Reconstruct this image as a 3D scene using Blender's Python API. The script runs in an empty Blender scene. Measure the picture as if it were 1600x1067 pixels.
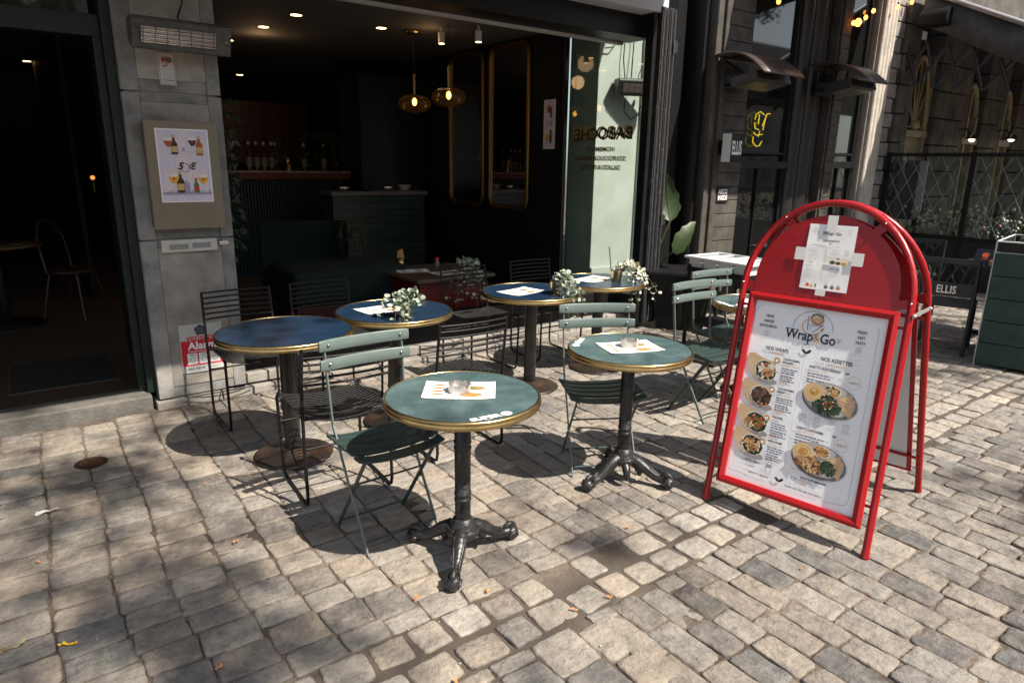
import bpy, math, random
import numpy as np
from mathutils import Vector, Matrix, noise
sc = bpy.context.scene
C = sc.collection
random.seed(7); RNG = np.random.default_rng(7)

# ------------------------------------------------------------ camera
cam = bpy.data.cameras.new("camera"); co = bpy.data.objects.new("camera", cam); C.objects.link(co)
cam.sensor_width = 36; cam.lens = 1050/1600*36; cam.clip_end = 300; cam.clip_start = .05
cam.shift_y = -0.5/1600
f_ = 1050.
down = Vector(((735-800)/f_, -(4500-533.5)/f_, -1)).normalized()
fx = Vector(((2263-800)/f_, -(285-533.5)/f_, -1)); up = -down
fx = (fx - fx.dot(up)*up).normalized(); yc = up.cross(fx)
R = Matrix((fx, yc, up))                       # rows: world axes seen from the camera
co.matrix_world = Matrix.Translation((0, 0, 1.62)) @ R.to_4x4()
sc.camera = co
cam.dof.use_dof = True; cam.dof.focus_distance = 3.1; cam.dof.aperture_fstop = 4.0

# ------------------------------------------------------------ sky, sun, exposure
w = bpy.data.worlds.new("World"); sc.world = w; w.use_nodes = True
nt = w.node_tree; bg = nt.nodes['Background']
sky = nt.nodes.new('ShaderNodeTexSky'); sky.sky_type = 'NISHITA'; sky.sun_disc = False
sky.sun_elevation = math.radians(52); sky.sun_rotation = math.radians(159.5)
hs = nt.nodes.new('ShaderNodeHueSaturation'); hs.inputs['Saturation'].default_value = .45     # sky colour desaturated so its fill light does not turn the shade blue
nt.links.new(sky.outputs[0], hs.inputs['Color']); nt.links.new(hs.outputs[0], bg.inputs[0]); bg.inputs[1].default_value = 0.1
SUN = Vector((.22, -.59, .775)).normalized()
sd = bpy.data.lights.new("sun", 'SUN'); sd.energy = 5.0; sd.angle = math.radians(.55); sd.color = (1, .91, .79)
so = bpy.data.objects.new("sun", sd); C.objects.link(so); so.rotation_euler = SUN.to_track_quat('Z', 'Y').to_euler(); so.location = (3, -6, 9)
sc.view_settings.view_transform = 'Standard'; sc.view_settings.look = 'None'; sc.view_settings.gamma = 1
sc.view_settings.exposure = 0.95
sc.cycles.use_denoising = True; sc.cycles.max_bounces = 8; sc.cycles.transparent_max_bounces = 16
sc.cycles.sample_clamp_indirect = 4; sc.cycles.caustics_reflective = False; sc.cycles.caustics_refractive = False

# ------------------------------------------------------------ materials
MATS = {}
def nd(m, t, **k):
    n = m.node_tree.nodes.new(t)
    for a, b in k.items():
        if a.startswith('i_'):
            n.inputs[int(a[2:]) if a[2:].isdigit() else a[2:].replace('_', ' ')].default_value = b
        else: setattr(n, a, b)
    return n
def lk(m, a, b): m.node_tree.links.new(a, b)
def c4(c): return (c[0], c[1], c[2], 1)
def mat(name, col, rough=.5, metal=0, col2=None, scale=8, amt=.5, bump=0, bscale=60, spec=.5, emit=None, es=0, coat=0, contrast=(.35, .65), rvar=0):
    """principled paint with a procedural second colour (wear / dirt with a shape of its own) and bump"""
    if name in MATS: return MATS[name]
    m = bpy.data.materials.new(name); m.use_nodes = True; MATS[name] = m
    b = m.node_tree.nodes['Principled BSDF']
    b.inputs['Base Color'].default_value = c4(col); b.inputs['Roughness'].default_value = rough
    b.inputs['Metallic'].default_value = metal; b.inputs['Specular IOR Level'].default_value = spec
    if coat: b.inputs['Coat Weight'].default_value = coat; b.inputs['Coat Roughness'].default_value = .1
    if emit: b.inputs['Emission Color'].default_value = c4(emit); b.inputs['Emission Strength'].default_value = es
    tc = nd(m, 'ShaderNodeTexCoord')
    if col2:
        n = nd(m, 'ShaderNodeTexNoise'); n.inputs['Scale'].default_value = scale; n.inputs['Detail'].default_value = 7; n.inputs['Roughness'].default_value = .65
        lk(m, tc.outputs['Object'], n.inputs['Vector'])
        mr = nd(m, 'ShaderNodeMapRange'); mr.inputs[1].default_value = contrast[0]; mr.inputs[2].default_value = contrast[1]; mr.inputs[4].default_value = amt
        lk(m, n.outputs[0], mr.inputs[0])
        mx = nd(m, 'ShaderNodeMix', data_type='RGBA'); mx.inputs[6].default_value = c4(col); mx.inputs[7].default_value = c4(col2)
        lk(m, mr.outputs[0], mx.inputs[0]); lk(m, mx.outputs[2], b.inputs['Base Color'])
        if rvar:
            mr2 = nd(m, 'ShaderNodeMapRange'); mr2.inputs[1].default_value = .3; mr2.inputs[2].default_value = .7
            mr2.inputs[3].default_value = rough-rvar; mr2.inputs[4].default_value = rough+rvar
            lk(m, n.outputs[0], mr2.inputs[0]); lk(m, mr2.outputs[0], b.inputs['Roughness'])
    if bump:
        n2 = nd(m, 'ShaderNodeTexNoise'); n2.inputs['Scale'].default_value = bscale; n2.inputs['Detail'].default_value = 5
        lk(m, tc.outputs['Object'], n2.inputs['Vector'])
        bp = nd(m, 'ShaderNodeBump'); bp.inputs['Strength'].default_value = bump; bp.inputs['Distance'].default_value = .01
        lk(m, n2.outputs[0], bp.inputs['Height']); lk(m, bp.outputs[0], b.inputs['Normal'])
    return m
def emis(name, col, s):
    return mat(name, (0, 0, 0), .5, emit=col, es=s)
def glass(name, tint=(.8, .9, .86), transp=.85, rough=.02):
    if name in MATS: return MATS[name]
    m = bpy.data.materials.new(name); m.use_nodes = True; MATS[name] = m
    nt = m.node_tree; nt.nodes.clear()
    out = nd(m, 'ShaderNodeOutputMaterial'); tr = nd(m, 'ShaderNodeBsdfTransparent'); gl = nd(m, 'ShaderNodeBsdfGlossy')
    tr.inputs[0].default_value = c4(tint); gl.inputs['Roughness'].default_value = rough
    fr = nd(m, 'ShaderNodeFresnel'); ge = nd(m, 'ShaderNodeNewGeometry'); io = nd(m, 'ShaderNodeMapRange'); io.inputs[3].default_value = 1.45; io.inputs[4].default_value = 1/1.45
    lk(m, ge.outputs['Backfacing'], io.inputs[0]); lk(m, io.outputs[0], fr.inputs[0])
    mx = nd(m, 'ShaderNodeMixShader'); lk(m, fr.outputs[0], mx.inputs[0]); lk(m, tr.outputs[0], mx.inputs[1]); lk(m, gl.outputs[0], mx.inputs[2])
    lk(m, mx.outputs[0], out.inputs[0]); return m

# ------------------------------------------------------------ mesh builder
def V3(*a): return Vector(a)
_txt = {}
def text_mesh(s, size, shear=0, bold=0, squeeze=1, align='CENTER'):
    key = (s, size, shear, bold, squeeze, align)
    if key in _txt: return _txt[key]
    cu = bpy.data.curves.new('t', 'FONT'); cu.body = s; cu.size = size; cu.align_x = align; cu.align_y = 'CENTER'
    cu.shear = shear; cu.offset = bold; cu.resolution_u = 3
    o = bpy.data.objects.new('t', cu); C.objects.link(o)
    dg = bpy.context.evaluated_depsgraph_get(); me = bpy.data.meshes.new_from_object(o.evaluated_get(dg))
    vs = [(v.co.x*squeeze, v.co.y) for v in me.vertices]; fs = [tuple(p.vertices) for p in me.polygons]
    bpy.data.objects.remove(o); bpy.data.curves.remove(cu); bpy.data.meshes.remove(me)
    _txt[key] = (vs, fs); return vs, fs

SPLIT = {'stretcher', 'frame', 'tape', 'inner_wall', 'plinth', 'rung', 'cross_bar', 'bolt', 'bracket', 'window', 'wooden_cutlery', 'rivet', 'lintel', 'leaf_frame', 'doorway'}; SIB = {}
def setloc(o, loc):
    for q in [o]+SIB.get(o.name, []): q.location = loc
    return o
class MB:
    def __init__(s): s.v = []; s.f = []; s.m = []; s.sm = []
    def add(s, vs, fs, mat=0, smooth=False):
        o = len(s.v); s.v += [tuple(v) for v in vs]
        for f in fs: s.f.append(tuple(i+o for i in f)); s.m.append(mat); s.sm.append(smooth)
    def obox(s, c, ax, ay, az, mat=0):
        c = Vector(c); ax = Vector(ax); ay = Vector(ay); az = Vector(az)
        vs = [c+i*ax+j*ay+k*az for i in (-1, 1) for j in (-1, 1) for k in (-1, 1)]
        fs = [(0, 1, 3, 2), (4, 6, 7, 5), (0, 4, 5, 1), (2, 3, 7, 6), (0, 2, 6, 4), (1, 5, 7, 3)]
        s.add(vs, fs, mat); return s
    def box(s, x0, x1, y0, y1, z0, z1, mat=0):
        return s.obox(((x0+x1)/2, (y0+y1)/2, (z0+z1)/2), ((x1-x0)/2, 0, 0), (0, (y1-y0)/2, 0), (0, 0, (z1-z0)/2), mat)
    def tube(s, pts, r, n=8, mat=0, closed=False, cap=True, flat=1.0):
        pts = [Vector(p) for p in pts]; N = len(pts); rs = r if isinstance(r, (list, tuple)) else [r]*N
        vs = []; prev = None
        for i, p in enumerate(pts):
            if closed: t = (pts[(i+1) % N]-pts[i-1])
            else: t = (pts[min(i+1, N-1)]-pts[max(i-1, 0)])
            t.normalize()
            if prev is None:
                a = Vector((0, 0, 1)) if abs(t.z) < .9 else Vector((0, 1, 0)); u = t.cross(a).normalized()
            else: u = (prev-prev.dot(t)*t); u = u.normalized() if u.length > 1e-6 else t.orthogonal().normalized()
            prev = u; w_ = t.cross(u)
            for k in range(n):
                a = 2*math.pi*k/n; vs.append(p+rs[i]*(math.cos(a)*u+math.sin(a)*w_*flat))
        fs = []
        for i in range(N if closed else N-1):
            j = (i+1) % N
            for k in range(n): fs.append((i*n+k, i*n+(k+1) % n, j*n+(k+1) % n, j*n+k))
        s.add(vs, fs, mat, True)
        if cap and not closed: s.add(vs[:n], [tuple(range(n))[::-1]], mat); s.add(vs[-n:], [tuple(range(n))], mat)
        return s
    def lathe(s, prof, n=32, c=(0, 0, 0), mat=0, smooth=True, cap=True):
        vs = []; c = Vector(c)
        for r, z in prof:
            for k in range(n):
                a = 2*math.pi*k/n; vs.append(c+Vector((r*math.cos(a), r*math.sin(a), z)))
        fs = [(i*n+k, i*n+(k+1) % n, (i+1)*n+(k+1) % n, (i+1)*n+k) for i in range(len(prof)-1) for k in range(n)]
        s.add(vs, fs, mat, smooth)
        if cap:
            s.add(vs[:n], [tuple(range(n))[::-1]], mat); s.add(vs[-n:], [tuple(range(n))], mat)
        return s
    def ball(s, c, r, n=12, mat=0, sq=(1, 1, 1)):
        c = Vector(c); m = n//2; vs = []
        for i in range(1, m):
            t = math.pi*i/m
            for k in range(n):
                a = 2*math.pi*k/n; vs.append(c+Vector((r*sq[0]*math.sin(t)*math.cos(a), r*sq[1]*math.sin(t)*math.sin(a), r*sq[2]*math.cos(t))))
        o = len(vs); vs += [c+Vector((0, 0, r*sq[2])), c-Vector((0, 0, r*sq[2]))]
        fs = [(i*n+k, (i+1)*n+k, (i+1)*n+(k+1) % n, i*n+(k+1) % n) for i in range(m-2) for k in range(n)]
        fs += [(o, k, (k+1) % n) for k in range(n)] + [(o+1, (m-2)*n+(k+1) % n, (m-2)*n+k) for k in range(n)]
        s.add(vs, fs, mat, True); return s
    def pieces(s):
        p = list(range(len(s.v)))
        def find(i):
            while p[i] != i: p[i] = p[p[i]]; i = p[i]
            return i
        for f in s.f:
            a = find(f[0])
            for i in f[1:]: p[find(i)] = a
        out = {}
        # end caps of a tube repeat its rim: join vertices lying on the same spot
        spot = {}
        for i, v in enumerate(s.v):
            k = tuple(round(c, 5) for c in v)
            if k in spot: p[find(i)] = find(spot[k])
            else: spot[k] = i
        for n, f in enumerate(s.f): out.setdefault(find(f[0]), []).append(n)
        res = []
        for fl in out.values():
            m = MB(); mp = {}
            for n in fl:
                g = []
                for i in s.f[n]:
                    if i not in mp: mp[i] = len(m.v); m.v.append(s.v[i])
                    g.append(mp[i])
                m.f.append(tuple(g)); m.m.append(s.m[n]); m.sm.append(s.sm[n])
            res.append(m)
        return res
    def build(s, name, mats, parent=None, loc=None, rz=0, bevel=0, kind=None, subsurf=0, solid=0, whole=False):
        if name in SPLIT and not whole:
            r = [m.build(name, mats, parent, loc, rz, bevel, kind, subsurf, solid, True) for m in s.pieces()]
            SIB[r[0].name] = r[1:]; return r[0]
        me = bpy.data.meshes.new(name); me.from_pydata(s.v, [], s.f)
        for m in (mats if isinstance(mats, (list, tuple)) else [mats]): me.materials.append(m)
        me.polygons.foreach_set('material_index', s.m); me.polygons.foreach_set('use_smooth', s.sm); me.update()
        o = bpy.data.objects.new(name, me); C.objects.link(o)
        if parent: o.parent = parent
        if loc is not None: o.location = loc; o.rotation_euler = (0, 0, rz)
        if bevel:
            b = o.modifiers.new('b', 'BEVEL'); b.width = bevel; b.segments = 2; b.limit_method = 'ANGLE'; b.angle_limit = .7
            b.harden_normals = False
        if solid:
            q = o.modifiers.new('s', 'SOLIDIFY'); q.thickness = solid
        if kind: o['kind'] = kind
        return o

class Decal:
    """flat print: polygons in (u,v) laid in thin layers on a plane of the world"""
    def __init__(s, O, U, V, N):
        s.O = Vector(O); s.U = Vector(U); s.V = Vector(V); s.N = Vector(N).normalized(); s.mb = MB(); s.mats = []; s.lay = 0
    def mi(s, m):
        if m not in s.mats: s.mats.append(m)
        return s.mats.index(m)
    def P(s, u, v, l): return s.O+s.U*u+s.V*v+s.N*(l*.00025)
    def poly(s, pts, m, l=1): s.mb.add([s.P(u, v, l) for u, v in pts], [tuple(range(len(pts)))], s.mi(m))
    def rect(s, u0, v0, u1, v1, m, l=1): s.poly([(u0, v0), (u1, v0), (u1, v1), (u0, v1)], m, l)
    def ell(s, u, v, a, b, m, l=1, n=28, rot=0, jit=0):
        c, t = math.cos(rot), math.sin(rot); p = []
        for k in range(n):
            g = 2*math.pi*k/n; q = 1+(random.random()-.5)*jit; x, y = a*math.cos(g)*q, b*math.sin(g)*q
            p.append((u+x*c-y*t, v+x*t+y*c))
        s.poly(p, m, l)
    def line(s, p, wd, m, l=1):
        p = [Vector(q) for q in p]; N = len(p); L_, R_ = [], []
        for i in range(N):
            t = Vector((0, 0))
            if i: t += (p[i]-p[i-1]).normalized()
            if i < N-1: t += (p[i+1]-p[i]).normalized()
            if t.length < 1e-5: t = Vector((1, 0))
            t.normalize(); n = Vector((-t.y, t.x))*wd/2; L_.append(p[i]+n); R_.append(p[i]-n)
        s.cnt = (getattr(s, 'cnt', 0)+1) % 40; l += s.cnt*.012
        s.mb.add([s.P(q.x, q.y, l) for q in L_+R_], [(N+i, N+i+1, i+1, i) for i in range(N-1)], s.mi(m))
    def arc(s, u, v, a, b, g0, g1, wd, m, l=1, n=24):
        s.line([(u+a*math.cos(math.radians(g0+(g1-g0)*i/n)), v+b*math.sin(math.radians(g0+(g1-g0)*i/n))) for i in range(n+1)], wd, m, l)
    def text(s, t, u, v, size, m, l=1, width=None, **k):
        vs, fs = text_mesh(t, size, **k)
        if width:
            xs = [x for x, y in vs]; q = width/max(1e-6, (max(xs)-min(xs)))
        else: q = 1
        s.mb.add([s.P(u+x*q, v+y, l) for x, y in vs], fs, s.mi(m))
    def build(s, name, parent=None, **k):
        o = s.mb.build(name, s.mats, parent, **k); return o

def thing(name, label, cat, loc=(0, 0, 0), rz=0, group=None):
    o = bpy.data.objects.new(name, None); o.empty_display_size = .1; C.objects.link(o)
    o.location = loc; o.rotation_euler = (0, 0, rz); o['label'] = label; o['category'] = cat
    if group: o['group'] = group
    return o
def tag(o, label, cat, group=None):
    o['label'] = label; o['category'] = cat
    if group: o['group'] = group
    return o
def dup(root, loc, rz, label, cat=None, group=None):
    r = root.copy(); C.objects.link(r); r.location = loc; r.rotation_euler = (0, 0, rz); r['label'] = label
    for ch in list(root.children):
        c = ch.copy(); C.objects.link(c); c.parent = r
        for g in ch.children:
            d = g.copy(); C.objects.link(d); d.parent = c
    return r
# ============================================================ SETTING
# ground: one sheet of sandy joint filler with the setts bedded in it
def ground_mat():
    m = bpy.data.materials.new('joint_sand'); m.use_nodes = True; b = m.node_tree.nodes['Principled BSDF']; b.inputs['Roughness'].default_value = .95
    tc = nd(m, 'ShaderNodeTexCoord'); n = nd(m, 'ShaderNodeTexNoise'); n.inputs['Scale'].default_value = 2.2; n.inputs['Detail'].default_value = 8
    n2 = nd(m, 'ShaderNodeTexNoise'); n2.inputs['Scale'].default_value = 70; n2.inputs['Detail'].default_value = 6
    lk(m, tc.outputs['Object'], n.inputs[0]); lk(m, tc.outputs['Object'], n2.inputs[0])
    r = nd(m, 'ShaderNodeValToRGB'); e = r.color_ramp.elements; e[0].position = .38; e[0].color = (.055, .045, .037, 1); e[1].position = .66; e[1].color = (.21, .17, .135, 1)
    lk(m, n.outputs[0], r.inputs[0])
    r2 = nd(m, 'ShaderNodeValToRGB'); e = r2.color_ramp.elements; e[0].position = .3; e[0].color = (.55, .52, .5, 1); e[1].position = .72; e[1].color = (1.35, 1.3, 1.25, 1)
    lk(m, n2.outputs[0], r2.inputs[0])
    mx = nd(m, 'ShaderNodeMix', data_type='RGBA', blend_type='MULTIPLY'); mx.inputs[0].default_value = 1
    lk(m, r.outputs[0], mx.inputs[6]); lk(m, r2.outputs[0], mx.inputs[7])
    # wet mud lies along the gutter
    sp = nd(m, 'ShaderNodeSeparateXYZ'); lk(m, tc.outputs['Object'], sp.inputs[0])
    a = nd(m, 'ShaderNodeMath', operation='SUBTRACT'); lk(m, sp.outputs[1], a.inputs[0]); a.inputs[1].default_value = 1.66
    ab = nd(m, 'ShaderNodeMath', operation='ABSOLUTE'); lk(m, a.outputs[0], ab.inputs[0])
    mr = nd(m, 'ShaderNodeMapRange'); mr.inputs[1].default_value = .06; mr.inputs[2].default_value = .3; mr.inputs[3].default_value = 1; mr.inputs[4].default_value = 0
    lk(m, ab.outputs[0], mr.inputs[0])
    mx2 = nd(m, 'ShaderNodeMix', data_type='RGBA'); lk(m, mr.outputs[0], mx2.inputs[0]); lk(m, mx.outputs[2], mx2.inputs[6]); mx2.inputs[7].default_value = (.075, .06, .048, 1)
    lk(m, mx2.outputs[2], b.inputs['Base Color'])
    bp = nd(m, 'ShaderNodeBump'); bp.inputs['Strength'].default_value = .8; bp.inputs['Distance'].default_value = .006
    lk(m, n2.outputs[0], bp.inputs['Height']); lk(m, bp.outputs[0], b.inputs['Normal'])
    return m
g = MB(); X0, X1, Y0, Y1, ST = -1.2, 5.2, .4, 4.76, .0165; nx = int((X1-X0)/ST); ny = int((Y1-Y0)/ST); vs = []
for j in range(ny+1):
    for i in range(nx+1):
        x = X0+(X1-X0)*i/nx; y = Y0+(Y1-Y0)*j/ny
        z = -.0085+.0042*noise.noise((x*3, y*3, 0))+.0035*noise.noise((x*14, y*14, 4))+.0016*noise.noise((x*45, y*45, 7))
        if i in (0, nx) or j in (0, ny): z = -.0085
        vs.append((x, y, z))
g.add(vs, [(j*(nx+1)+i, j*(nx+1)+i+1, (j+1)*(nx+1)+i+1, (j+1)*(nx+1)+i) for j in range(ny) for i in range(nx)], 0, True)
for a, b_, c_, d_ in ((-40, X0, -40, 60), (X1, 60, -40, 60), (X0, X1, -40, Y0), (X0, X1, Y1, 60)): g.add([(a, c_, -.0085), (b_, c_, -.0085), (b_, d_, -.0085), (a, d_, -.0085)], [(0, 1, 2, 3)])
g.build('ground', ground_mat(), kind='structure')

def sett_mat():
    m = bpy.data.materials.new('sett_stone'); m.use_nodes = True; b = m.node_tree.nodes['Principled BSDF']
    at = nd(m, 'ShaderNodeAttribute', attribute_name='tone'); sp = nd(m, 'ShaderNodeSeparateColor'); lk(m, at.outputs['Color'], sp.inputs[0])
    tc = nd(m, 'ShaderNodeTexCoord')
    r = nd(m, 'ShaderNodeValToRGB'); E = r.color_ramp.elements; E[0].position = 0; E[0].color = (.09, .088, .086, 1); E[1].position = 1; E[1].color = (.44, .4, .355, 1)
    for p, c in ((.25, (.165, .155, .146)), (.5, (.25, .23, .205)), (.78, (.335, .305, .27))):
        x = E.new(p); x.color = c4(c)
    n1 = nd(m, 'ShaderNodeTexNoise'); n1.inputs['Scale'].default_value = 14; n1.inputs['Detail'].default_value = 6; n1.inputs['Roughness'].default_value = .6
    lk(m, tc.outputs['Object'], n1.inputs[0])
    # streaky cleavage marks
    mp = nd(m, 'ShaderNodeMapping'); mp.inputs['Scale'].default_value = (1, .35, 1); mp.inputs['Rotation'].default_value = (0, 0, .5); lk(m, tc.outputs['Object'], mp.inputs[0])
    n3 = nd(m, 'ShaderNodeTexNoise'); n3.inputs['Scale'].default_value = 38; n3.inputs['Detail'].default_value = 8; n3.inputs['Roughness'].default_value = .7; lk(m, mp.outputs[0], n3.inputs[0])
    a = nd(m, 'ShaderNodeMath', operation='MULTIPLY_ADD'); lk(m, n1.outputs[0], a.inputs[0]); a.inputs[1].default_value = .75; a.inputs[2].default_value = -.375
    a2 = nd(m, 'ShaderNodeMath', operation='ADD'); lk(m, a.outputs[0], a2.inputs[0]); lk(m, sp.outputs[0], a2.inputs[1])
    a3 = nd(m, 'ShaderNodeMath', operation='MULTIPLY_ADD'); lk(m, n3.outputs[0], a3.inputs[0]); a3.inputs[1].default_value = .7; lk(m, a2.outputs[0], a3.inputs[2])
    a4 = nd(m, 'ShaderNodeMath', operation='SUBTRACT'); lk(m, a3.outputs[0], a4.inputs[0]); a4.inputs[1].default_value = .35
    lk(m, a4.outputs[0], r.inputs[0])
    # per-stone hue
    hu = nd(m, 'ShaderNodeMix', data_type='RGBA', blend_type='MULTIPLY'); hu.inputs[0].default_value = 1
    hr = nd(m, 'ShaderNodeValToRGB'); E = hr.color_ramp.elements; E[0].position = 0; E[0].color = (.99, 1.0, 1.0, 1); E[1].position = 1; E[1].color = (1.07, .98, .89, 1)
    lk(m, sp.outputs[1], hr.inputs[0]); lk(m, r.outputs[0], hu.inputs[6]); lk(m, hr.outputs[0], hu.inputs[7])
    # dust and mud caught along the edges of each stone
    n4 = nd(m, 'ShaderNodeTexNoise'); n4.inputs['Scale'].default_value = 22; n4.inputs['Detail'].default_value = 6; lk(m, tc.outputs['Object'], n4.inputs[0])
    d = nd(m, 'ShaderNodeMath', operation='MULTIPLY_ADD'); lk(m, n4.outputs[0], d.inputs[0]); d.inputs[1].default_value = 1.3; lk(m, sp.outputs[2], d.inputs[2])
    mr = nd(m, 'ShaderNodeMapRange'); mr.inputs[1].default_value = 1.2; mr.inputs[2].default_value = 1.6; mr.inputs[4].default_value = .75; lk(m, d.outputs[0], mr.inputs[0])
    mx = nd(m, 'ShaderNodeMix', data_type='RGBA'); lk(m, mr.outputs[0], mx.inputs[0]); lk(m, hu.outputs[2], mx.inputs[6])
    # dust colour: sandy, muddy close to the gutter
    sx = nd(m, 'ShaderNodeSeparateXYZ'); lk(m, tc.outputs['Object'], sx.inputs[0])
    q = nd(m, 'ShaderNodeMath', operation='SUBTRACT'); lk(m, sx.outputs[1], q.inputs[0]); q.inputs[1].default_value = 1.68
    qa = nd(m, 'ShaderNodeMath', operation='ABSOLUTE'); lk(m, q.outputs[0], qa.inputs[0])
    qm = nd(m, 'ShaderNodeMapRange'); qm.inputs[1].default_value = .15; qm.inputs[2].default_value = .45; lk(m, qa.outputs[0], qm.inputs[0])
    qc = nd(m, 'ShaderNodeMix', data_type='RGBA'); lk(m, qm.outputs[0], qc.inputs[0]); qc.inputs[6].default_value = (.06, .047, .037, 1); qc.inputs[7].default_value = (.17, .135, .105, 1)
    lk(m, qc.outputs[2], mx.inputs[7])
    # small dark pits
    vo = nd(m, 'ShaderNodeTexNoise'); vo.inputs['Scale'].default_value = 120; vo.inputs['Detail'].default_value = 3; lk(m, tc.outputs['Object'], vo.inputs[0])
    pr = nd(m, 'ShaderNodeMapRange'); pr.inputs[1].default_value = .63; pr.inputs[2].default_value = .72; pr.inputs[4].default_value = .5; lk(m, vo.outputs[0], pr.inputs[0])
    mx3 = nd(m, 'ShaderNodeMix', data_type='RGBA'); lk(m, pr.outputs[0], mx3.inputs[0]); lk(m, mx.outputs[2], mx3.inputs[6]); mx3.inputs[7].default_value = (.07, .06, .052, 1)
    lk(m, mx3.outputs[2], b.inputs['Base Color'])
    b.inputs['Roughness'].default_value = .72; b.inputs['Specular IOR Level'].default_value = .35
    bp = nd(m, 'ShaderNodeBump'); bp.inputs['Strength'].default_value = .9; bp.inputs['Distance'].default_value = .012; lk(m, n3.outputs[0], bp.inputs['Height'])
    bp2 = nd(m, 'ShaderNodeBump'); bp2.inputs['Strength'].default_value = .7; bp2.inputs['Distance'].default_value = .03; lk(m, n1.outputs[0], bp2.inputs['Height']); lk(m, bp.outputs[0], bp2.inputs['Normal'])
    lk(m, bp2.outputs[0], b.inputs['Normal'])
    return m

def setts():
    stones = []                                     # (cx, cy, hx, hy, rot)
    rnd = random.Random(3)
    def wob(y, k): return .018*math.sin(y*1.7+k)+.012*math.sin(y*4.1+k*2.3)
    def zone(x0, x1, y0, y1, width, length, gap):
        x = x0; k = 0
        while x < x1:
            wd = width(x)*rnd.uniform(.92, 1.08); y = y0+rnd.uniform(-.05, 0) if k % 2 else y0-rnd.uniform(.03, .09); k += 1
            while y < y1:
                ln = length(x)*rnd.uniform(.82, 1.2)
                a, b_ = max(y, y0), min(y+ln, y1)
                if b_-a > .05:
                    gx = gap*rnd.uniform(.6, 1.5)
                    stones.append((x+wd/2+wob(.5*(a+b_), x*.35), (a+b_)/2, wd/2-gx, (b_-a)/2-gap*rnd.uniform(.6, 1.5), rnd.gauss(0, .022)))
                y += ln
            x += wd
    zone(-3.0, 1.95, 1.87, 4.75, lambda x: .195 if x < .62 else .166, lambda x: .142, .0028)
    zone(1.95, 15, 1.87, 4.75, lambda x: .128, lambda x: .185, .0026)
    zone(-3.0, 1.5, -1.6, 1.555, lambda x: .178, lambda x: .165, .003)
    zone(1.5, 15, -1.6, 1.555, lambda x: .128, lambda x: .205, .0028)
    for row in (0, 1):                              # the gutter: two rows across
        x = -3+row*.07
        while x < 15:
            ln = rnd.uniform(.13, .185); cy = 1.635+row*.158
            miss = any(abs(x+ln/2-mx) < .09 and row == mr_ for mx, mr_ in ((1.55, 1), (1.93, 1), (2.72, 0)))
            if not miss: stones.append((x+ln/2, cy+rnd.gauss(0, .006), ln/2-.009*rnd.uniform(.7, 1.4), .067*rnd.uniform(.93, 1.06), rnd.gauss(0, .04)))
            x += ln
    vs = []; fs = []; tone = []; base = 0
    rings_hi = [(.0, 0), (.4, .0001), (.75, .0005), (.92, .0016), (.98, .0042), (1.0, .0095), (1.012, .03)]
    for cx, cy, hx, hy, rot in stones:
        near = (cx*cx+cy*cy) < 36
        K = 36 if near else 20
        rings = rings_hi if near else [(.0, 0), (.7, .001), (.92, .005), (1.0, .013), (1.02, .03)]
        br = rnd.gauss(.5, .105) if rnd.random() > .09 else rnd.uniform(.18, .32)
        if cx > 1.6 and cy < 1.6: br -= .1
        gut = abs(cy-1.71) < .17
        if gut: br += .16
        hue = rnd.random() if cx < 2.2 else rnd.random()*.6
        z0 = rnd.gauss(0, .0022) - (.001 if gut else 0); tx, ty = rnd.gauss(0, .012), rnd.gauss(0, .012)
        s1, s2 = rnd.uniform(0, 99), rnd.uniform(0, 99); c_, s_ = math.cos(rot), math.sin(rot)
        ex = rnd.uniform(9, 20); dome = rnd.uniform(.1, .8)
        taper = rnd.uniform(-.05, .05); taper2 = rnd.uniform(-.05, .05)
        n0 = len(vs)
        for ri, (rr, dz) in enumerate(rings):
            if ri == 0:
                vs.append((cx, cy, z0)); tone.append((br, hue, 0)); continue
            for k in range(K):
                a = 2*math.pi*(k+.5)/K; ca, sa = math.cos(a), math.sin(a)
                q = (abs(ca)**ex+abs(sa)**ex)**(-1/ex)
                p = 1+.035*noise.noise((ca*1.3+s1, sa*1.3+s2, 0))+.035*noise.noise((ca*3.6+s2, sa*3.6+s1, 3))+.02*noise.noise((ca*9+s2, sa*9+s1, 3))
                ux, uy = q*ca*rr*p, q*sa*rr*p
                x = ux*hx*(1+taper*uy); y = uy*hy*(1+taper2*ux)
                z = z0+tx*x+ty*y-dz*(.6+.6*dome)
                if near and ri < 5: z += .0042*noise.noise((x*16+s1, y*16+s2, 1))+.0022*noise.noise((x*45+s1, y*45+s2, 5))
                vs.append((cx+x*c_-y*s_, cy+x*s_+y*c_, z)); tone.append((br, hue, rr**4*.75 if ri < len(rings)-1 else 1.2))
        for k in range(K): fs.append((n0, n0+1+k, n0+1+(k+1) % K))
        for ri in range(1, len(rings)-1):
            a0 = n0+1+(ri-1)*K; b0 = a0+K
            for k in range(K): fs.append((a0+k, b0+k, b0+(k+1) % K, a0+(k+1) % K))
    me = bpy.data.meshes.new('cobblestones'); me.from_pydata(vs, [], fs); me.materials.append(sett_mat())
    me.polygons.foreach_set('use_smooth', [True]*len(fs))
    at = me.attributes.new('tone', 'FLOAT_COLOR', 'POINT')
    at.data.foreach_set('color', np.array([(a, b, c, 1) for a, b, c in tone], dtype=np.float32).ravel())
    me.update(); o = bpy.data.objects.new('cobblestones', me); C.objects.link(o); o['kind'] = 'structure'
setts()

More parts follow.
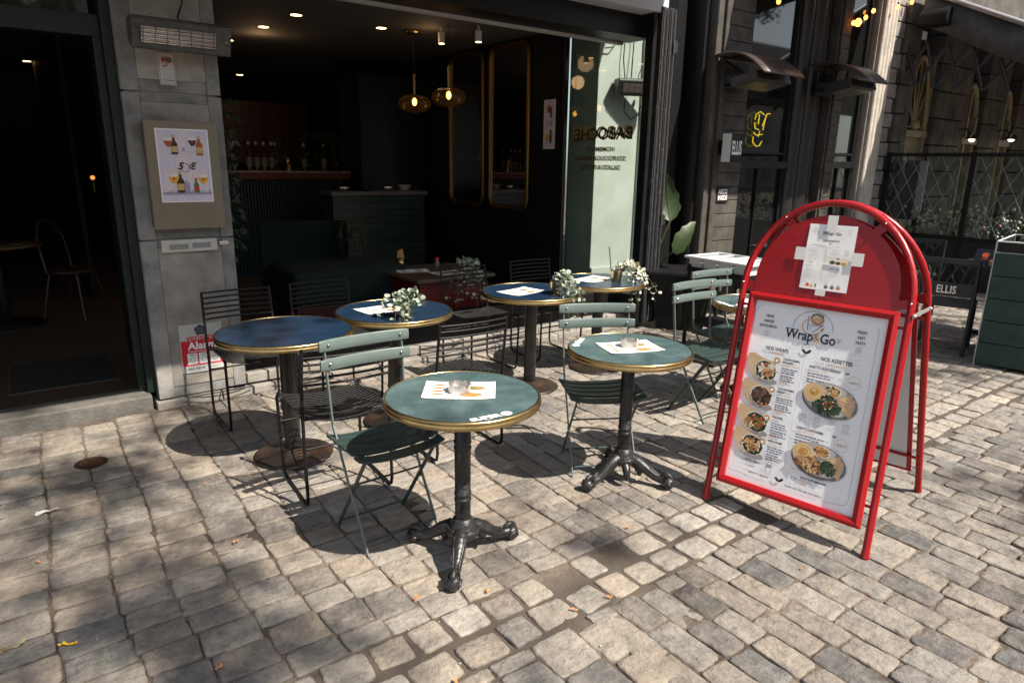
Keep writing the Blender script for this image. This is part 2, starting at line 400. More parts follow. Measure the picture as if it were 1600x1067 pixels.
# ------------------------------------------------------------ materials of the place
def brickmat(name, c1, c2, mort, bw, bh, msz=.004, rough=.5, offset=0, rot=(0, 0, 0), vert=True, bump=.4, spec=.5, tilt=0):
    m = bpy.data.materials.new(name); m.use_nodes = True; b = m.node_tree.nodes['Principled BSDF']
    tc = nd(m, 'ShaderNodeTexCoord'); sp = nd(m, 'ShaderNodeSeparateXYZ'); lk(m, tc.outputs['Object'], sp.inputs[0])
    ad = nd(m, 'ShaderNodeMath', operation='ADD'); lk(m, sp.outputs[0], ad.inputs[0]); lk(m, sp.outputs[1], ad.inputs[1])
    cb = nd(m, 'ShaderNodeCombineXYZ'); lk(m, ad.outputs[0], cb.inputs[0]); lk(m, sp.outputs[2], cb.inputs[1])
    mp = nd(m, 'ShaderNodeMapping'); mp.inputs['Rotation'].default_value = (0, 0, tilt); lk(m, cb.outputs[0], mp.inputs[0])
    br = nd(m, 'ShaderNodeTexBrick'); br.offset = offset; br.inputs['Scale'].default_value = 1; br.inputs['Brick Width'].default_value = bw; br.inputs['Row Height'].default_value = bh
    br.inputs['Mortar Size'].default_value = msz; br.inputs['Color1'].default_value = c4(c1); br.inputs['Color2'].default_value = c4(c2); br.inputs['Mortar'].default_value = c4(mort)
    lk(m, mp.outputs[0], br.inputs['Vector']); lk(m, br.outputs[0], b.inputs['Base Color'])
    b.inputs['Roughness'].default_value = rough; b.inputs['Specular IOR Level'].default_value = spec
    bp = nd(m, 'ShaderNodeBump'); bp.inputs['Strength'].default_value = bump; bp.inputs['Distance'].default_value = .005; bp.invert = True
    lk(m, br.outputs['Fac'], bp.inputs['Height']); lk(m, bp.outputs[0], b.inputs['Normal'])
    return m
blue_stone = mat('blue_limestone', (.3, .293, .275), .75, col2=(.09, .09, .09), scale=5, amt=.8, bump=.25, bscale=30)
pillar_stone = mat('bush_hammered_stone', (.42, .385, .335), .9, col2=(.19, .18, .165), scale=2.6, amt=.95, bump=.6, bscale=150, contrast=(.4, .66))
pale_stone = mat('painted_pale_stone', (.5, .51, .48), .7, col2=(.3, .32, .3), scale=2.5, amt=.5, bump=.2, bscale=20)
old_stone = mat('grimy_stone', (.1, .088, .074), .85, col2=(.03, .027, .024), scale=4, amt=.85, bump=.6, bscale=40)
strip_stone = mat('moulded_stone', (.075, .065, .055), .8, col2=(.025, .022, .019), scale=7, amt=.7, bump=.4, bscale=50)
pale_col = mat('pale_moulded_stone', (.55, .5, .44), .8, col2=(.3, .27, .24), scale=6, amt=.6, bump=.4, bscale=40)
black_paint = mat('black_paint', (.006, .006, .007), .45, col2=(.014, .014, .014), scale=30, amt=.5, bump=.05, bscale=80, spec=.3)
black_room = mat('black_wall', (.008, .008, .009), .6, spec=.2)
black_metal = mat('black_powder_coat', (.006, .006, .007), .5, col2=(.014, .013, .012), scale=40, amt=.4, spec=.3)
dark_green = mat('dark_green_paint', (.002, .008, .007), .5, col2=(.005, .015, .013), scale=12, amt=.5)
cast_iron = mat('cast_iron_black', (.016, .016, .017), .34, col2=(.11, .105, .1), scale=32, amt=.35, bump=.35, bscale=70, contrast=(.5, .8))
steel = mat('stainless_steel', (.62, .6, .58), .22, 1, col2=(.4, .39, .38), scale=14, amt=.5)
brass = mat('polished_brass', (.56, .4, .18), .3, 1, col2=(.34, .24, .1), scale=22, amt=.6, bump=.05, bscale=60)
gold = mat('gilt_frame', (.26, .16, .055), .45, 1)
white_plastic = mat('cream_plastic', (.62, .6, .53), .5, col2=(.4, .38, .32), scale=10, amt=.5)
white_paint = mat('white_paint', (.8, .8, .8), .5)
grey_white = mat('grey_white_tray', (.62, .63, .64), .45, col2=(.5, .5, .5), scale=10, amt=.5)
paper = mat('white_paper', (.86, .86, .85), .75, col2=(.8, .8, .79), scale=6, amt=.4)
ink = mat('navy_ink', (.015, .016, .035), .7); ink_grey = mat('grey_ink', (.28, .28, .3), .7); ink_or = mat('ochre_ink', (.52, .24, .06), .7)
ink_pale = mat('pale_rule_ink', (.5, .5, .5), .7); white_ink = mat('white_ink', (.82, .82, .8), .6)
red = mat('red_paint', (.3, .003, .006), .3, col2=(.42, .12, .1), scale=40, amt=.5, contrast=(.69, .73), spec=.5, rvar=.1)
red_frame = mat('red_frame_paint', (.36, .004, .006), .36, col2=(.6, .14, .11), scale=70, amt=.5, contrast=(.64, .7))

# ------------------------------------------------------------ café building (left)
caf = thing('cafe_building', 'dark café front with grey stone pillars, black lintel and an open dining room', 'building', (0, 4.78, 0))
def cb(name, mb, m, bevel=.004, par=caf):
    o = mb.build(name, m, par, bevel=bevel); return setloc(o, (0, -4.78, 0))
# left pillar, dressed margins round a bush-hammered field
b = MB()
for z0, z1 in ((.06, 1.105), (1.115, 1.995), (2.005, 3.6)):
    b.box(.64, .735, 4.78, 5.15, z0, z1); b.box(1.12, 1.2, 4.78, 5.15, z0, z1)
    b.box(.735, 1.12, 4.79, 5.15, z0, z0+.07); b.box(.735, 1.12, 4.79, 5.15, z1-.05, z1)
cb('pillar_margin', b, blue_stone)
b = MB()
for z0, z1 in ((.13, 1.055), (1.185, 1.945), (2.075, 3.55)): b.box(.735, 1.12, 4.784, 5.15, z0, z1)
b.box(.66, 1.18, 4.8, 5.1, .05, 3.55)
cb('pillar_field', b, pillar_stone)
# pillar between café and neighbouring doorway, pale and sunlit
b = MB(); b.box(5.16, 5.98, 5.5, 5.95, 0, 3.2); b.box(5.16, 5.98, 5.47, 5.5, 0, .5)
b.box(5.8, 5.98, 5.46, 5.5, .5, 3.2)
cb('pale_pillar', b, pale_stone)
# lintel and fascia
b = MB(); b.box(-4, .64, 4.95, 5.15, 2.62, 3.6); b.box(1.2, 5.16, 4.8, 5.1, 2.78, 2.98); b.box(-4, 5.16, 4.86, 5.1, 2.98, 3.6)
cb('lintel', b, black_paint)
b = MB(); b.box(-4, 5.16, 4.78, 5.2, 3.6, 8.5)
for i in range(5): pass
cb('upper_wall', b, brickmat('upper_brick', (.2, .09, .06), (.24, .12, .08), (.3, .28, .25), .22, .07))
# floor inside, threshold stones
b = MB(); b.box(-.9, .6, 4.78, 5.0, -.02, .1)
cb('door_step', b, mat('worn_step_stone', (.14, .132, .12), .75, col2=(.05, .047, .043), scale=6, amt=.7, bump=.5, bscale=60), .012)
b = MB(); b.box(-4, -.92, 4.78, 5.0, -.02, .1); cb('door_step', b, blue_stone, .01)
b = MB(); rr = random.Random(5); x = .62
while x < 5.1:
    l = rr.uniform(.28, .5); e = min(x+l, 5.14); b.box(x, e-.008, 4.76+rr.uniform(-.01, .01), 4.96, -.02, .045+rr.uniform(-.004, .004)); x += l
b2 = MB(); x = 1.22
while x < 5.1:
    l = rr.uniform(.4, .7); e = min(x+l, 5.14); b2.box(x, e-.008, 4.83+rr.uniform(-.006, .006), 5.0, .05, .125); x += l
cb('threshold_course', b, mat('pale_threshold_stone', (.3, .28, .25), .8, col2=(.13, .12, .105), scale=8, amt=.6, bump=.4, bscale=50), .008)
cb('threshold_course', b2, MATS['pale_threshold_stone'], .008)
b = MB(); b.box(1.2, 5.0, 4.92, 5.04, .125, .36); cb('sill_board', b, black_paint)
b = MB(); b.box(-4, 5.1, 5.0, 14, .02, .1)
cb('inner_floor', b, brickmat('inner_floor_tiles', (.07, .048, .034), (.06, .04, .028), (.025, .02, .018), .6, .6, .004, .5), 0)
b = MB(); b.box(-.15, .47, 5.3, 6.05, .1, .108); cb('door_mat', b, mat('ribbed_mat', (.012, .012, .012), .95, bump=.5, bscale=150), .002)
b = MB(); b.box(-.165, .485, 5.285, 6.065, .1, .104); cb('mat_frame', b, mat('dull_metal', (.2, .17, .13), .5, .8), 0)
# inner walls and ceiling
b = MB(); b.box(-4, 5.1, 5.1, 14, 3.0, 3.1); cb('ceiling', b, mat('inner_ceiling', (.1, .1, .1), .85), 0)
b = MB(); b.box(1.2, 5.1, 5.1, 5.16, 2.76, 2.8); cb('ceiling_edge', b, mat('ceiling_edge_white', (.5, .5, .5), .6), 0)
b = MB(); b.box(-4.1, -4, 5, 14, 0, 3.1); b.box(-4, 9, 13.9, 14, 0, 3.1); b.box(.62, .66, 5.15, 5.95, .1, 3.0); b.box(.62, .66, 8.6, 13.9, .1, 3.0)
cb('inner_wall', b, black_room, 0)
b = MB(); b.box(4.98, 5.08, 5.9, 14, .1, 3.0); cb('side_wall', b, black_room, 0)
# door frame, dark green
b = MB(); b.box(.585, .64, 4.84, 5.0, .1, 3.6, 0); b.box(-4, .585, 4.9, 5.0, 2.3, 2.42); b.box(.54, .585, 4.9, 4.98, .1, 2.3); b.box(-.02-.9, -.9+.05, 4.9, 5.0, .1, 2.3)
cb('door_frame', b, dark_green, .004)
b = MB(); b.add([(-4, 4.94, 2.42), (.54, 4.94, 2.42), (.54, 4.94, 2.62), (-4, 4.94, 2.62)], [(0, 1, 2, 3)])
cb('transom_pane', b, mat('dark_mirror_glass', (.02, .025, .02), .04, spec=1.0), 0)
# pillar fixings
# white canvas canopy over the terrace
cn = thing('awning', 'pale grey canvas awning over the café terrace, its inner edge showing above the lintel', 'awning', (0, 4.8, 3.3))
b = MB(); P = [(-4, 4.8, 3.34), (5.16, 4.8, 3.34), (5.16, 2.55, 3.2), (-4, 2.55, 3.2)]
b.add(P+[(x, y, z+.012) for x, y, z in P], [(0, 1, 2, 3), (7, 6, 5, 4), (0, 4, 5, 1), (1, 5, 6, 2), (2, 6, 7, 3), (3, 7, 4, 0)])
o = b.build('canvas', mat('pale_canvas', (.55, .57, .62), .8), cn); o.location = (0, -4.8, -3.3)
b = MB(); b.box(-4, 5.16, 4.6, 4.8, 2.97, 3.18)
o = b.build('cassette', mat('pale_cassette', (.5, .52, .58), .5), cn, bevel=.01); o.location = (0, -4.8, -3.3)
# ------------------------------------------------------------ folded glass doors beside the opening
gl_door = thing('folding_door', 'black framed folding glass doors stacked open at the right of the café opening, gold lettering on the pane', 'door', (5.06, 4.7, .1))
def gd(name, mb, m, **k): return setloc(mb.build(name, m, gl_door, **k), (-5.06, -4.7, -.1))
b = MB(); b.box(5.0, 5.05, 4.62, 4.72, .06, 3.02); b.box(5.0, 5.05, 5.84, 5.95, .12, 3.1); b.box(5.0, 5.05, 4.72, 5.84, 2.93, 3.06); b.box(5.0, 5.05, 4.72, 5.84, .12, .34)
gd('leaf_frame', b, black_paint, bevel=.006)
for i in range(4):
    x0 = 5.06+i*.052
    b = MB(); b.box(x0, x0+.044, 4.58+.012*(i % 2), 4.72, .06, 3.02); b.tube([(x0+.022, 4.575, .1), (x0+.022, 4.575, 3.0)], .008, 6); b.box(x0, x0+.044, 4.72, 5.44, 2.93, 3.02)
    b.box(x0, x0+.044, 4.72, 5.44, .12, .3)
    gd('folded_leaf', b, mat('scuffed_black_frame', (.02, .02, .022), .45, col2=(.2, .2, .2), scale=24, amt=.6, contrast=(.56, .74)), bevel=.005)
b = MB(); b.box(5.02, 5.028, 4.72, 5.84, .34, 2.93); gd('pane', b, glass('door_glass', (.82, .88, .85)))
for z in (.3, 1.05, 2.65):
    b = MB(); b.tube([(5.27, 4.575, z), (5.27, 4.575, z+.09)], .013, 8); b.box(5.235, 5.265, 4.568, 4.578, z-.01, z+.1); gd('hinge', b, mat('worn_hinge', (.1, .1, .1), .35, .8), bevel=.002)
goldink = mat('gold_letters', (.5, .33, .08), .35, .6); blackink = mat('black_letters', (.02, .015, .01), .5)
d = Decal((5.017, 5.78, 0), (0, -1, 0), (0, 0, 1), (-1, 0, 0))
def mirr(t, u, v, s, m, l, **k):
    vs, fs = text_mesh(t, s, **k)
    d.mb.add([d.P(u-x, v+y, l) for x, y in vs], [f[::-1] for f in fs], d.mi(m))
mirr('BABOCHE', .50, 1.93, .165, goldink, 1, bold=.004, squeeze=1.15); mirr('BABOCHE', .53, 1.917, .165, blackink, 2, bold=.003, squeeze=1.15)  # offset second copy of each word paints its reflection in the glass
for t, v in (('HOMEMADE', 1.77), ('SOURDOUGH BAGELS', 1.68), ('SALADS & BOWLS', 1.59)):
    mirr(t, .5, v, .066, blackink, 2, bold=.001, squeeze=1.1); mirr(t, .525, v-.004, .066, goldink, 1, bold=.0005, squeeze=1.1)
gd('lettering_and_reflection', d.mb, d.mats)

# ------------------------------------------------------------ patio heaters
def heater(label, loc, rz, tilt):
    t = thing('patio_heater', label, 'heater', loc, rz, 'slim wall heaters of the café')
    M = Matrix.Rotation(tilt, 3, 'X')
    def q(v): return M @ Vector(v)
    L = .27
    b = MB(); pr = [(-.125, .06), (-.13, .05), (-.062, -.092), (-.05, -.095), (.03, -.06), (.05, .05), (.03, .075), (-.1, .075)]
    vs = [q((sx*L, y, z)) for sx in (-1, 1) for y, z in pr]; n = len(pr)
    # shell without its front mouth (the front is the -Y lower face)
    fs = [(k, (k+1) % n, n+(k+1) % n, n+k) for k in range(n)] + [tuple(range(n))[::-1], tuple(range(n, 2*n))]
    b.add(vs, fs); b.build('housing', mat('heater_housing', (.032, .034, .038), .45, col2=(.2, .18, .16), scale=20, amt=.4), t, bevel=.008)
    b = MB(); FD = Vector((0, .07, -.142)).normalized(); FN = Vector((0, -FD.z, FD.y))*-1
    FN = Vector((0, -.142, -.07)).normalized(); FC = Vector((-.02, -.096, -.02))
    b.obox(q(FC+FN*.0015), q((.2, 0, 0)), q(FD*.045), q(FN*.002)) 
    fr = b.build('reflector', mat('heater_reflector', (.4, .385, .37), .35, 1), t)
    b = MB()
    for i in range(9): w_ = FC+FN*.012+FD*(-.045+i*.0112); b.tube([q(w_-Vector((.21, 0, 0))), q(w_+Vector((.2, 0, 0)))], .0021 if i % 2 else .0012, 5)
    for i in range(7): x = -.19+i*.063; w_ = FC+FN*.015+Vector((x, 0, 0)); b.tube([q(w_-FD*.052), q(w_+FD*.052)], .0015, 5)
    b.build('grille', mat('red_brown_wire', (.06, .012, .01), .5), t)
    b = MB(); b.ball(q(FC+FN*.006+Vector((.258, 0, 0))), .008, 10); b.build('switch', mat('grey_switch', (.3, .3, .3), .4), t)
    b = MB(); b.box(-.1, -.07, 0, .12, -.02, .02); b.box(.1, .13, 0, .12, -.02, .02); b.build('bracket', black_metal, t, bevel=.002)
    b = MB(); b.tube([q((.02, .03, .05)), (.015, .07, .12), (.05, .08, .2), (.05, .085, .45)], .005, 6); b.build('cable', black_metal, t)
    return t
heater('slim grey wall heater with a wire grille high on the left stone pillar', (.965, 4.66, 2.315), 0, 0)
heater('slim grey wall heater on the pale sunlit pillar seen through the glass door', (5.6, 5.34, 2.42), -.42, 0)
b = MB(); b.tube([(5.42, 5.47, 3.1), (5.4, 5.46, 2.9), (5.3, 5.45, 2.8), (5.19, 5.46, 2.78)], .006); b.tube([(5.5, 5.47, 3.1), (5.47, 5.46, 2.7), (5.5, 5.44, 2.45)], .006); b.tube([(5.62, 5.47, 3.1), (5.61, 5.46, 2.8), (5.58, 5.44, 2.45)], .006)
b.tube([(5.5, 5.44, 2.3), (5.5, 5.44, 2.18), (5.6, 5.44, 2.1), (5.72, 5.44, 2.15), (5.75, 5.44, 2.25)], .006)
tag(b.build('loose_cable', black_metal), 'loose black cables hanging on the pale pillar behind the glass', 'cable')

# ------------------------------------------------------------ things on the left pillar
# camera notice
d = Decal((.885, 4.775, 2.05), (1, 0, 0), (0, 0, 1), (0, -1, 0))
sgn = thing('camera_sign', 'small white enamel notice of a red and grey camera below the wall heater', 'sign', (.93, 4.78, 2.14))
b = MB(); b.box(.853, .947, 4.776, 4.784, 2.045, 2.235); o = b.build('plate', mat('notice_plate', (.55, .52, .47), .5), sgn, bevel=.004); o.location = (-.93, -4.78, -2.14)
d = Decal((.853, 4.776, 2.045), (1, 0, 0), (0, 0, 1), (0, -1, 0)); grey_i = mat('grey_print', (.12, .12, .13), .6); red_i = mat('red_print', (.5, .03, .03), .6)
d.line([(.006, .006), (.088, .006), (.088, .184), (.006, .184), (.006, .006)], .003, grey_i)
d.ell(.056, .147, .022, .015, grey_i, 1, 20, -.15, .1); d.ell(.031, .147, .011, .012, red_i, 2); d.arc(.05, .147, .03, .019, 0, 360, .003, red_i, 3)
d.line([(.045, .127), (.055, .12), (.048, .112), (.035, .11)], .005, red_i, 2); d.ell(.034, .11, .009, .005, red_i, 3)
d.text('ATTENTION', .047, .09, .011, ink_grey, 1); d.text('camera surveillance', .05, .07, .008, ink_grey, 1)
d.text('caméra de surveillance', .047, .055, .007, grey_i, 1); d.line([(.02, .04), (.078, .04)], .003, ink_grey); d.line([(.015, .03), (.082, .03)], .004, grey_i); d.line([(.02, .02), (.075, .02)], .003, ink_grey)
o = d.build('print', sgn); o.location = (-.93, -4.78, -2.14)
# menu case with the five euro poster
mc = thing('menu_case', 'taupe wall box with a beer poster reading 5 € on the left pillar', 'sign', (.92, 4.78, 1.51))
def put(o, p): return setloc(o, (-p[0], -p[1], -p[2]))
MC = (.92, 4.78, 1.51)
b = MB(); b.box(.72, 1.135, 4.68, 4.74, 1.185, 1.835); put(b.build('case', mat('taupe_metal', (.22, .18, .125), .5, col2=(.19, .155, .11), scale=5, amt=.6), mc, bevel=.004), MC)
b = MB(); b.box(.722, 1.12, 4.74, 4.79, 1.2, 1.825); put(b.build('back_box', black_metal, mc, bevel=.002), MC)
d = Decal((.775, 4.679, 1.35), (1, 0, 0), (0, 0, 1), (0, -1, 0)); PW, PH = .3, .44
sk = [mat('poster_lilac', (.6, .58, .72), .6, col2=(.74, .64, .68), scale=14, amt=.9), mat('poster_pink', (.78, .66, .66), .6, col2=(.66, .58, .68), scale=25, amt=.8), mat('poster_violet', (.3, .24, .4), .6, col2=(.5, .42, .5), scale=40, amt=.8)]
amber = mat('beer_amber', (.42, .09, .015), .5); yel = mat('beer_yellow', (.75, .4, .03), .5); foam = mat('beer_foam', (.8, .76, .68), .6); brn = mat('bottle_brown', (.04, .018, .01), .5); grn = mat('bottle_green', (.03, .2, .06), .5); lab = mat('bottle_label', (.6, .42, .16), .6); cref = mat('glass_pale', (.6, .62, .65), .5)
d.rect(0, 0, PW, PH, paper, 1); d.rect(.008, .008, PW-.008, PH-.008, sk[0], 2)
# a pale church front: gable, towers, portal
d.poly([(.1, .06), (.2, .06), (.2, .24), (.19, .26), (.165, .31), (.15, .38), (.135, .31), (.11, .26), (.1, .24)], sk[1], 3)
d.poly([(.03, .06), (.1, .06), (.1, .2), (.075, .23), (.05, .2), (.03, .2)], sk[1], 3); d.poly([(.2, .06), (.275, .06), (.275, .2), (.245, .2), (.225, .23), (.2, .2)], sk[1], 3)
d.ell(.15, .21, .028, .03, sk[2], 4); d.ell(.15, .21, .02, .022, sk[1], 5); d.poly([(.132, .06), (.168, .06), (.168, .115), (.15, .135), (.132, .115)], sk[2], 4); d.rect(.142, .305, .158, .33, sk[2], 4)
d.rect(.008, .045, PW-.008, .062, sk[2], 5)
for i in range(14): d.ell(.02+i*.02, .055+random.random()*.012, .007, .01, sk[2], 6, 8, 0, .5)
def bottle(u, v, h, m, lb):
    w_ = h*.17; d.poly([(u-w_, v), (u+w_, v), (u+w_, v+h*.55), (u+w_*.4, v+h*.72), (u+w_*.4, v+h), (u-w_*.4, v+h), (u-w_*.4, v+h*.72), (u-w_, v+h*.55)], m, 7); d.rect(u-w_*.9, v+h*.12, u+w_*.9, v+h*.42, lb, 8); d.rect(u-w_*.42, v+h*.85, u+w_*.42, v+h, lb, 8)
def goblet(u, v, h, liq):
    d.rect(u-.003, v, u+.003, v+h*.5, cref, 7); d.ell(u, v, h*.22, .003, cref, 7); d.poly([(u-h*.1, v+h*.45), (u+h*.1, v+h*.45), (u+h*.27, v+h*.75), (u+h*.24, v+h*.95), (u-h*.24, v+h*.95), (u-h*.27, v+h*.75)], liq, 8); d.rect(u-h*.24, v+h*.82, u+h*.24, v+h, foam, 9); d.ell(u, v+h*.7, h*.07, h*.07, red_i, 10)
goblet(.068, .29, .095, amber); bottle(.1, .288, .115, brn, lab); goblet(.205, .3, .09, brn); bottle(.243, .285, .115, amber, lab)
goblet(.08, .065, .11, yel); bottle(.115, .058, .13, brn, lab); bottle(.205, .058, .09, grn, red_i); goblet(.248, .065, .105, yel)
d.text('5', .122, .217, .06, blackink, 11, shear=.3, bold=.002); d.text('€', .19, .217, .055, blackink, 11, shear=.3, bold=.002)
put(d.build('poster', mc), MC)
# cream switch box
sb = thing('doorbell_box', 'cream plastic doorbell and letter plate below the menu case', 'plate', (.92, 4.78, 1.07)); SB = (.92, 4.78, 1.07)
b = MB(); b.box(.755, 1.09, 4.755, 4.786, 1.03, 1.11); put(b.build('cover', white_plastic, sb, bevel=.008), SB)
b = MB(); b.box(.8, .91, 4.748, 4.757, 1.05, 1.082); b.box(.935, 1.045, 4.748, 4.757, 1.054, 1.086); put(b.build('window', mat('grey_window', (.2, .2, .2), .4, col2=(.4, .4, .4), scale=80, amt=.6), sb, bevel=.002), SB)
b = MB(); b.box(1.105, 1.165, 4.77, 4.782, 1.06, 1.085); tag(b.build('wall_socket', steel, bevel=.003), 'tiny metal wall fitting right of the cream doorbell plate', 'fitting')
# alarm sign
al = thing('alarm_sign', 'white and red alarm company panel low on the left pillar', 'sign', (.92, 4.78, .42)); AL = (.92, 4.78, .42)
b = MB(); b.box(.8, 1.07, 4.776, 4.786, .21, .545); put(b.build('plate', mat('alarm_plate', (.5, .5, .48), .5, col2=(.42, .42, .4), scale=8, amt=.6), al, bevel=.002), AL)
d = Decal((.8, 4.776, .21), (1, 0, 0), (0, 0, 1), (0, -1, 0)); rd = mat('alarm_red', (.55, .012, .02), .5); ng = mat('alarm_navy', (.03, .05, .08), .5)
d.rect(.003, .05, .267, .225, rd, 1)
for k in range(5):
    a = math.pi/2+k*2*math.pi/5; d.ell(.13+.021*math.cos(a), .292+.021*math.sin(a), .0165, .0165, ng, 1+.1*k)
d.ell(.13, .292, .024, .024, ng, 2); d.arc(.13, .292, .013, .013, 0, 360, .003, ink_grey, 3)
d.text('verisure', .13, .243, .055, rd, 1, bold=.0012); d.text('Alarm', .135, .185, .072, white_ink, 2, bold=.0022)
d.text('verbunden met alarmcentrale', .135, .148, .0155, white_ink, 2, bold=.0003)
for i in range(3):
    u = .035+i*.072; d.rect(u, .06, u+.062, .135, white_ink, 2); d.arc(u+.031, .09, .014, .018, 0, 360, .002, ng, 3); d.line([(u+.01, .125), (u+.052, .125)], .003, ng, 3); d.line([(u+.02, .118), (u+.042, .118)], .003, ng, 3)
d.text('0800 900 49', .085, .027, .022, ng, 1, bold=.0005); d.text('verisure.be', .205, .027, .013, ng, 1)
put(d.build('print', al), AL)
# poster on the inner side wall
d = Decal((4.975, 6.16, 1.78), (0, -1, 0), (0, 0, 1), (-1, 0, 0)); d.rect(0, 0, .2, .52, paper, 1); d.rect(.01, .01, .19, .51, sk[0], 2); d.ell(.09, .42, .04, .04, amber, 3); d.rect(.11, .33, .14, .44, brn, 3); d.ell(.07, .12, .04, .04, yel, 3); d.rect(.11, .06, .145, .2, brn, 3); d.text('5 €', .11, .27, .07, blackink, 4)
tag(d.build('wall_poster'), 'small beer poster on the black inner wall beside the glass door', 'poster')

# ------------------------------------------------------------ café interior
velvet = mat('green_velvet', (.002, .01, .009), .9, col2=(.004, .016, .014), scale=6, amt=.5)
b_th = thing('banquette', 'high backed dark green velvet booth in front of the tiled counter', 'sofa', (2.4, 6.3, .1)); BT = (2.4, 6.3, .1)
b = MB(); pr = []
for i in range(15):
    a = i/14*math.pi*.62; pr.append((1.9+.62*math.sin(a)*1.15, 6.35+.25*math.cos(a)))
for (x0, y0), (x1, y1) in zip(pr[:-1], pr[1:]):
    b.add([(x0, y0, .35), (x1, y1, .35), (x1, y1, 1.04), (x0, y0, 1.04), (x0+.02, y0+.12, .35), (x1+.1, y1+.1, .35), (x1+.1, y1+.1, 1.04), (x0+.02, y0+.12, 1.04)], [(0, 1, 2, 3), (5, 4, 7, 6), (3, 2, 6, 7)], 0, True)
put(b.build('backrest', velvet, b_th), BT)
b = MB(); b.box(1.9, 3.02, 5.72, 6.5, .35, .68); put(b.build('seat', velvet, b_th, bevel=.06), BT)
b = MB(); b.box(1.92, 3.0, 5.75, 6.5, .1, .35); put(b.build('plinth', mat('dark_mahogany', (.06, .015, .01), .5), b_th, bevel=.005), BT)
wood = mat('dark_oak', (.12, .08, .05), .45, col2=(.05, .035, .022), scale=9, amt=.8)
it = thing('dining_table', 'wooden dining table just inside the opening, set with paper menus', 'table', (2.95, 5.45, .1)); IT = (2.95, 5.45, .1)
b = MB(); b.box(2.78, 3.6, 5.12, 5.95, .59, .62); put(b.build('tabletop', wood, it, bevel=.004), IT)
b = MB(); b.box(2.84, 3.5, 5.2, 5.85, .1, .59); put(b.build('base', mat('crimson_panel', (.14, .003, .006), .45, col2=(.07, .002, .003), scale=4, amt=.8), it, bevel=.004), IT)
b = MB(); b.add([(2.52, 5.3, .758), (2.88, 5.18, .758), (3.0, 5.42, .758), (2.64, 5.55, .758)], [(0, 1, 2, 3)]); b.add([(2.95, 5.12, .7575), (3.3, 5.14, .7575), (3.28, 5.38, .7575), (2.93, 5.36, .7575)], [(0, 1, 2, 3)])
b = None
food_o = mat('print_food_ochre', (.5, .25, .07), .7, col2=(.2, .1, .04), scale=60, amt=.8); food_g = mat('print_food_green', (.1, .13, .03), .7, col2=(.3, .22, .06), scale=60, amt=.8)
def placemat(label, cx, cy, z, rz, group, w_=.3, h_=.21):
    c, s_ = math.cos(rz), math.sin(rz)
    t = thing('paper_menu', label, 'menu', (cx, cy, z), rz, group)
    b = MB(); n = 9; vs = []
    for j in range(5):
        for i in range(n): x = (i/(n-1)-.5)*w_; y = (j/4-.5)*h_; vs.append((x, y, .0012+.004*abs(2*i/(n-1)-1)**4*(1 if j in (0, 4) else .4)))
    b.add(vs, [(j*n+i, j*n+i+1, (j+1)*n+i+1, (j+1)*n+i) for j in range(4) for i in range(n-1)], 0, True); b.build('sheet', paper, t)
    d = Decal((0, 0, .0055), (1, 0, 0), (0, 1, 0), (0, 0, 1)); d2 = d
    d.O = Vector((0, 0, .0018))
    for i in range(4): d.ell(-w_*.3, h_*(.28-.18*i), .024, .011, food_o, 1, 14, .2, .3); d.line([(-w_*.18, h_*(.3-.18*i)), (-w_*.06, h_*(.3-.18*i))], .003, ink_grey, 1)
    d.ell(w_*.2, h_*.12, .045, .026, food_g, 1, 20, .1, .2); d.ell(w_*.17, -h_*.27, .045, .025, food_o, 1, 20, .1, .2); d.ell(w_*.25, h_*.14, .018, .012, food_o, 2, 12, 0, .3)
    for i in range(4): d.line([(w_*.05, h_*(.4-.025*i)), (w_*.3, h_*(.4-.025*i))], .0022, ink_grey, 1)
    d.build('print', t); return t
placemat('paper menu on the left of the wooden table inside', 3.0, 5.62, .621, -.3, 'paper menus'); placemat('paper menu on the right of the wooden table inside', 3.22, 5.35, .621, .05, 'paper menus')
# sauce bottle and brass cup on the inside table
sp_ = thing('sauce_bottle', 'small bottle with a red cap on the wooden table inside', 'bottle', (3.32, 5.72, .621)); b = MB(); b.lathe([(.022, 0), (.024, .05), (.014, .065)], 14); b.build('body', mat('bottle_glass', (.12, .12, .12), .1), sp_)
b = MB(); b.lathe([(.019, .062), (.02, .09), (.015, .095)], 14); b.build('cap', mat('red_cap', (.6, .02, .02), .4), sp_)
bc = thing('brass_cup', 'brass cup holding wooden cutlery on the wooden table inside', 'cup', (2.98, 5.84, .621)); b = MB(); b.lathe([(.035, 0), (.045, .1), (.042, .1), (.033, .01)], 18, cap=False); b.build('cup', brass, bc)
b = MB(); b.obox((.02, 0, .13), (.018, 0, .008), (0, .003, 0), (-.01, 0, .05)); b.obox((-.01, .01, .12), (.012, 0, -.004), (0, .003, 0), (.004, 0, .05)); b.build('wooden_cutlery', mat('pale_wood', (.5, .26, .1), .6), bc, bevel=.002)
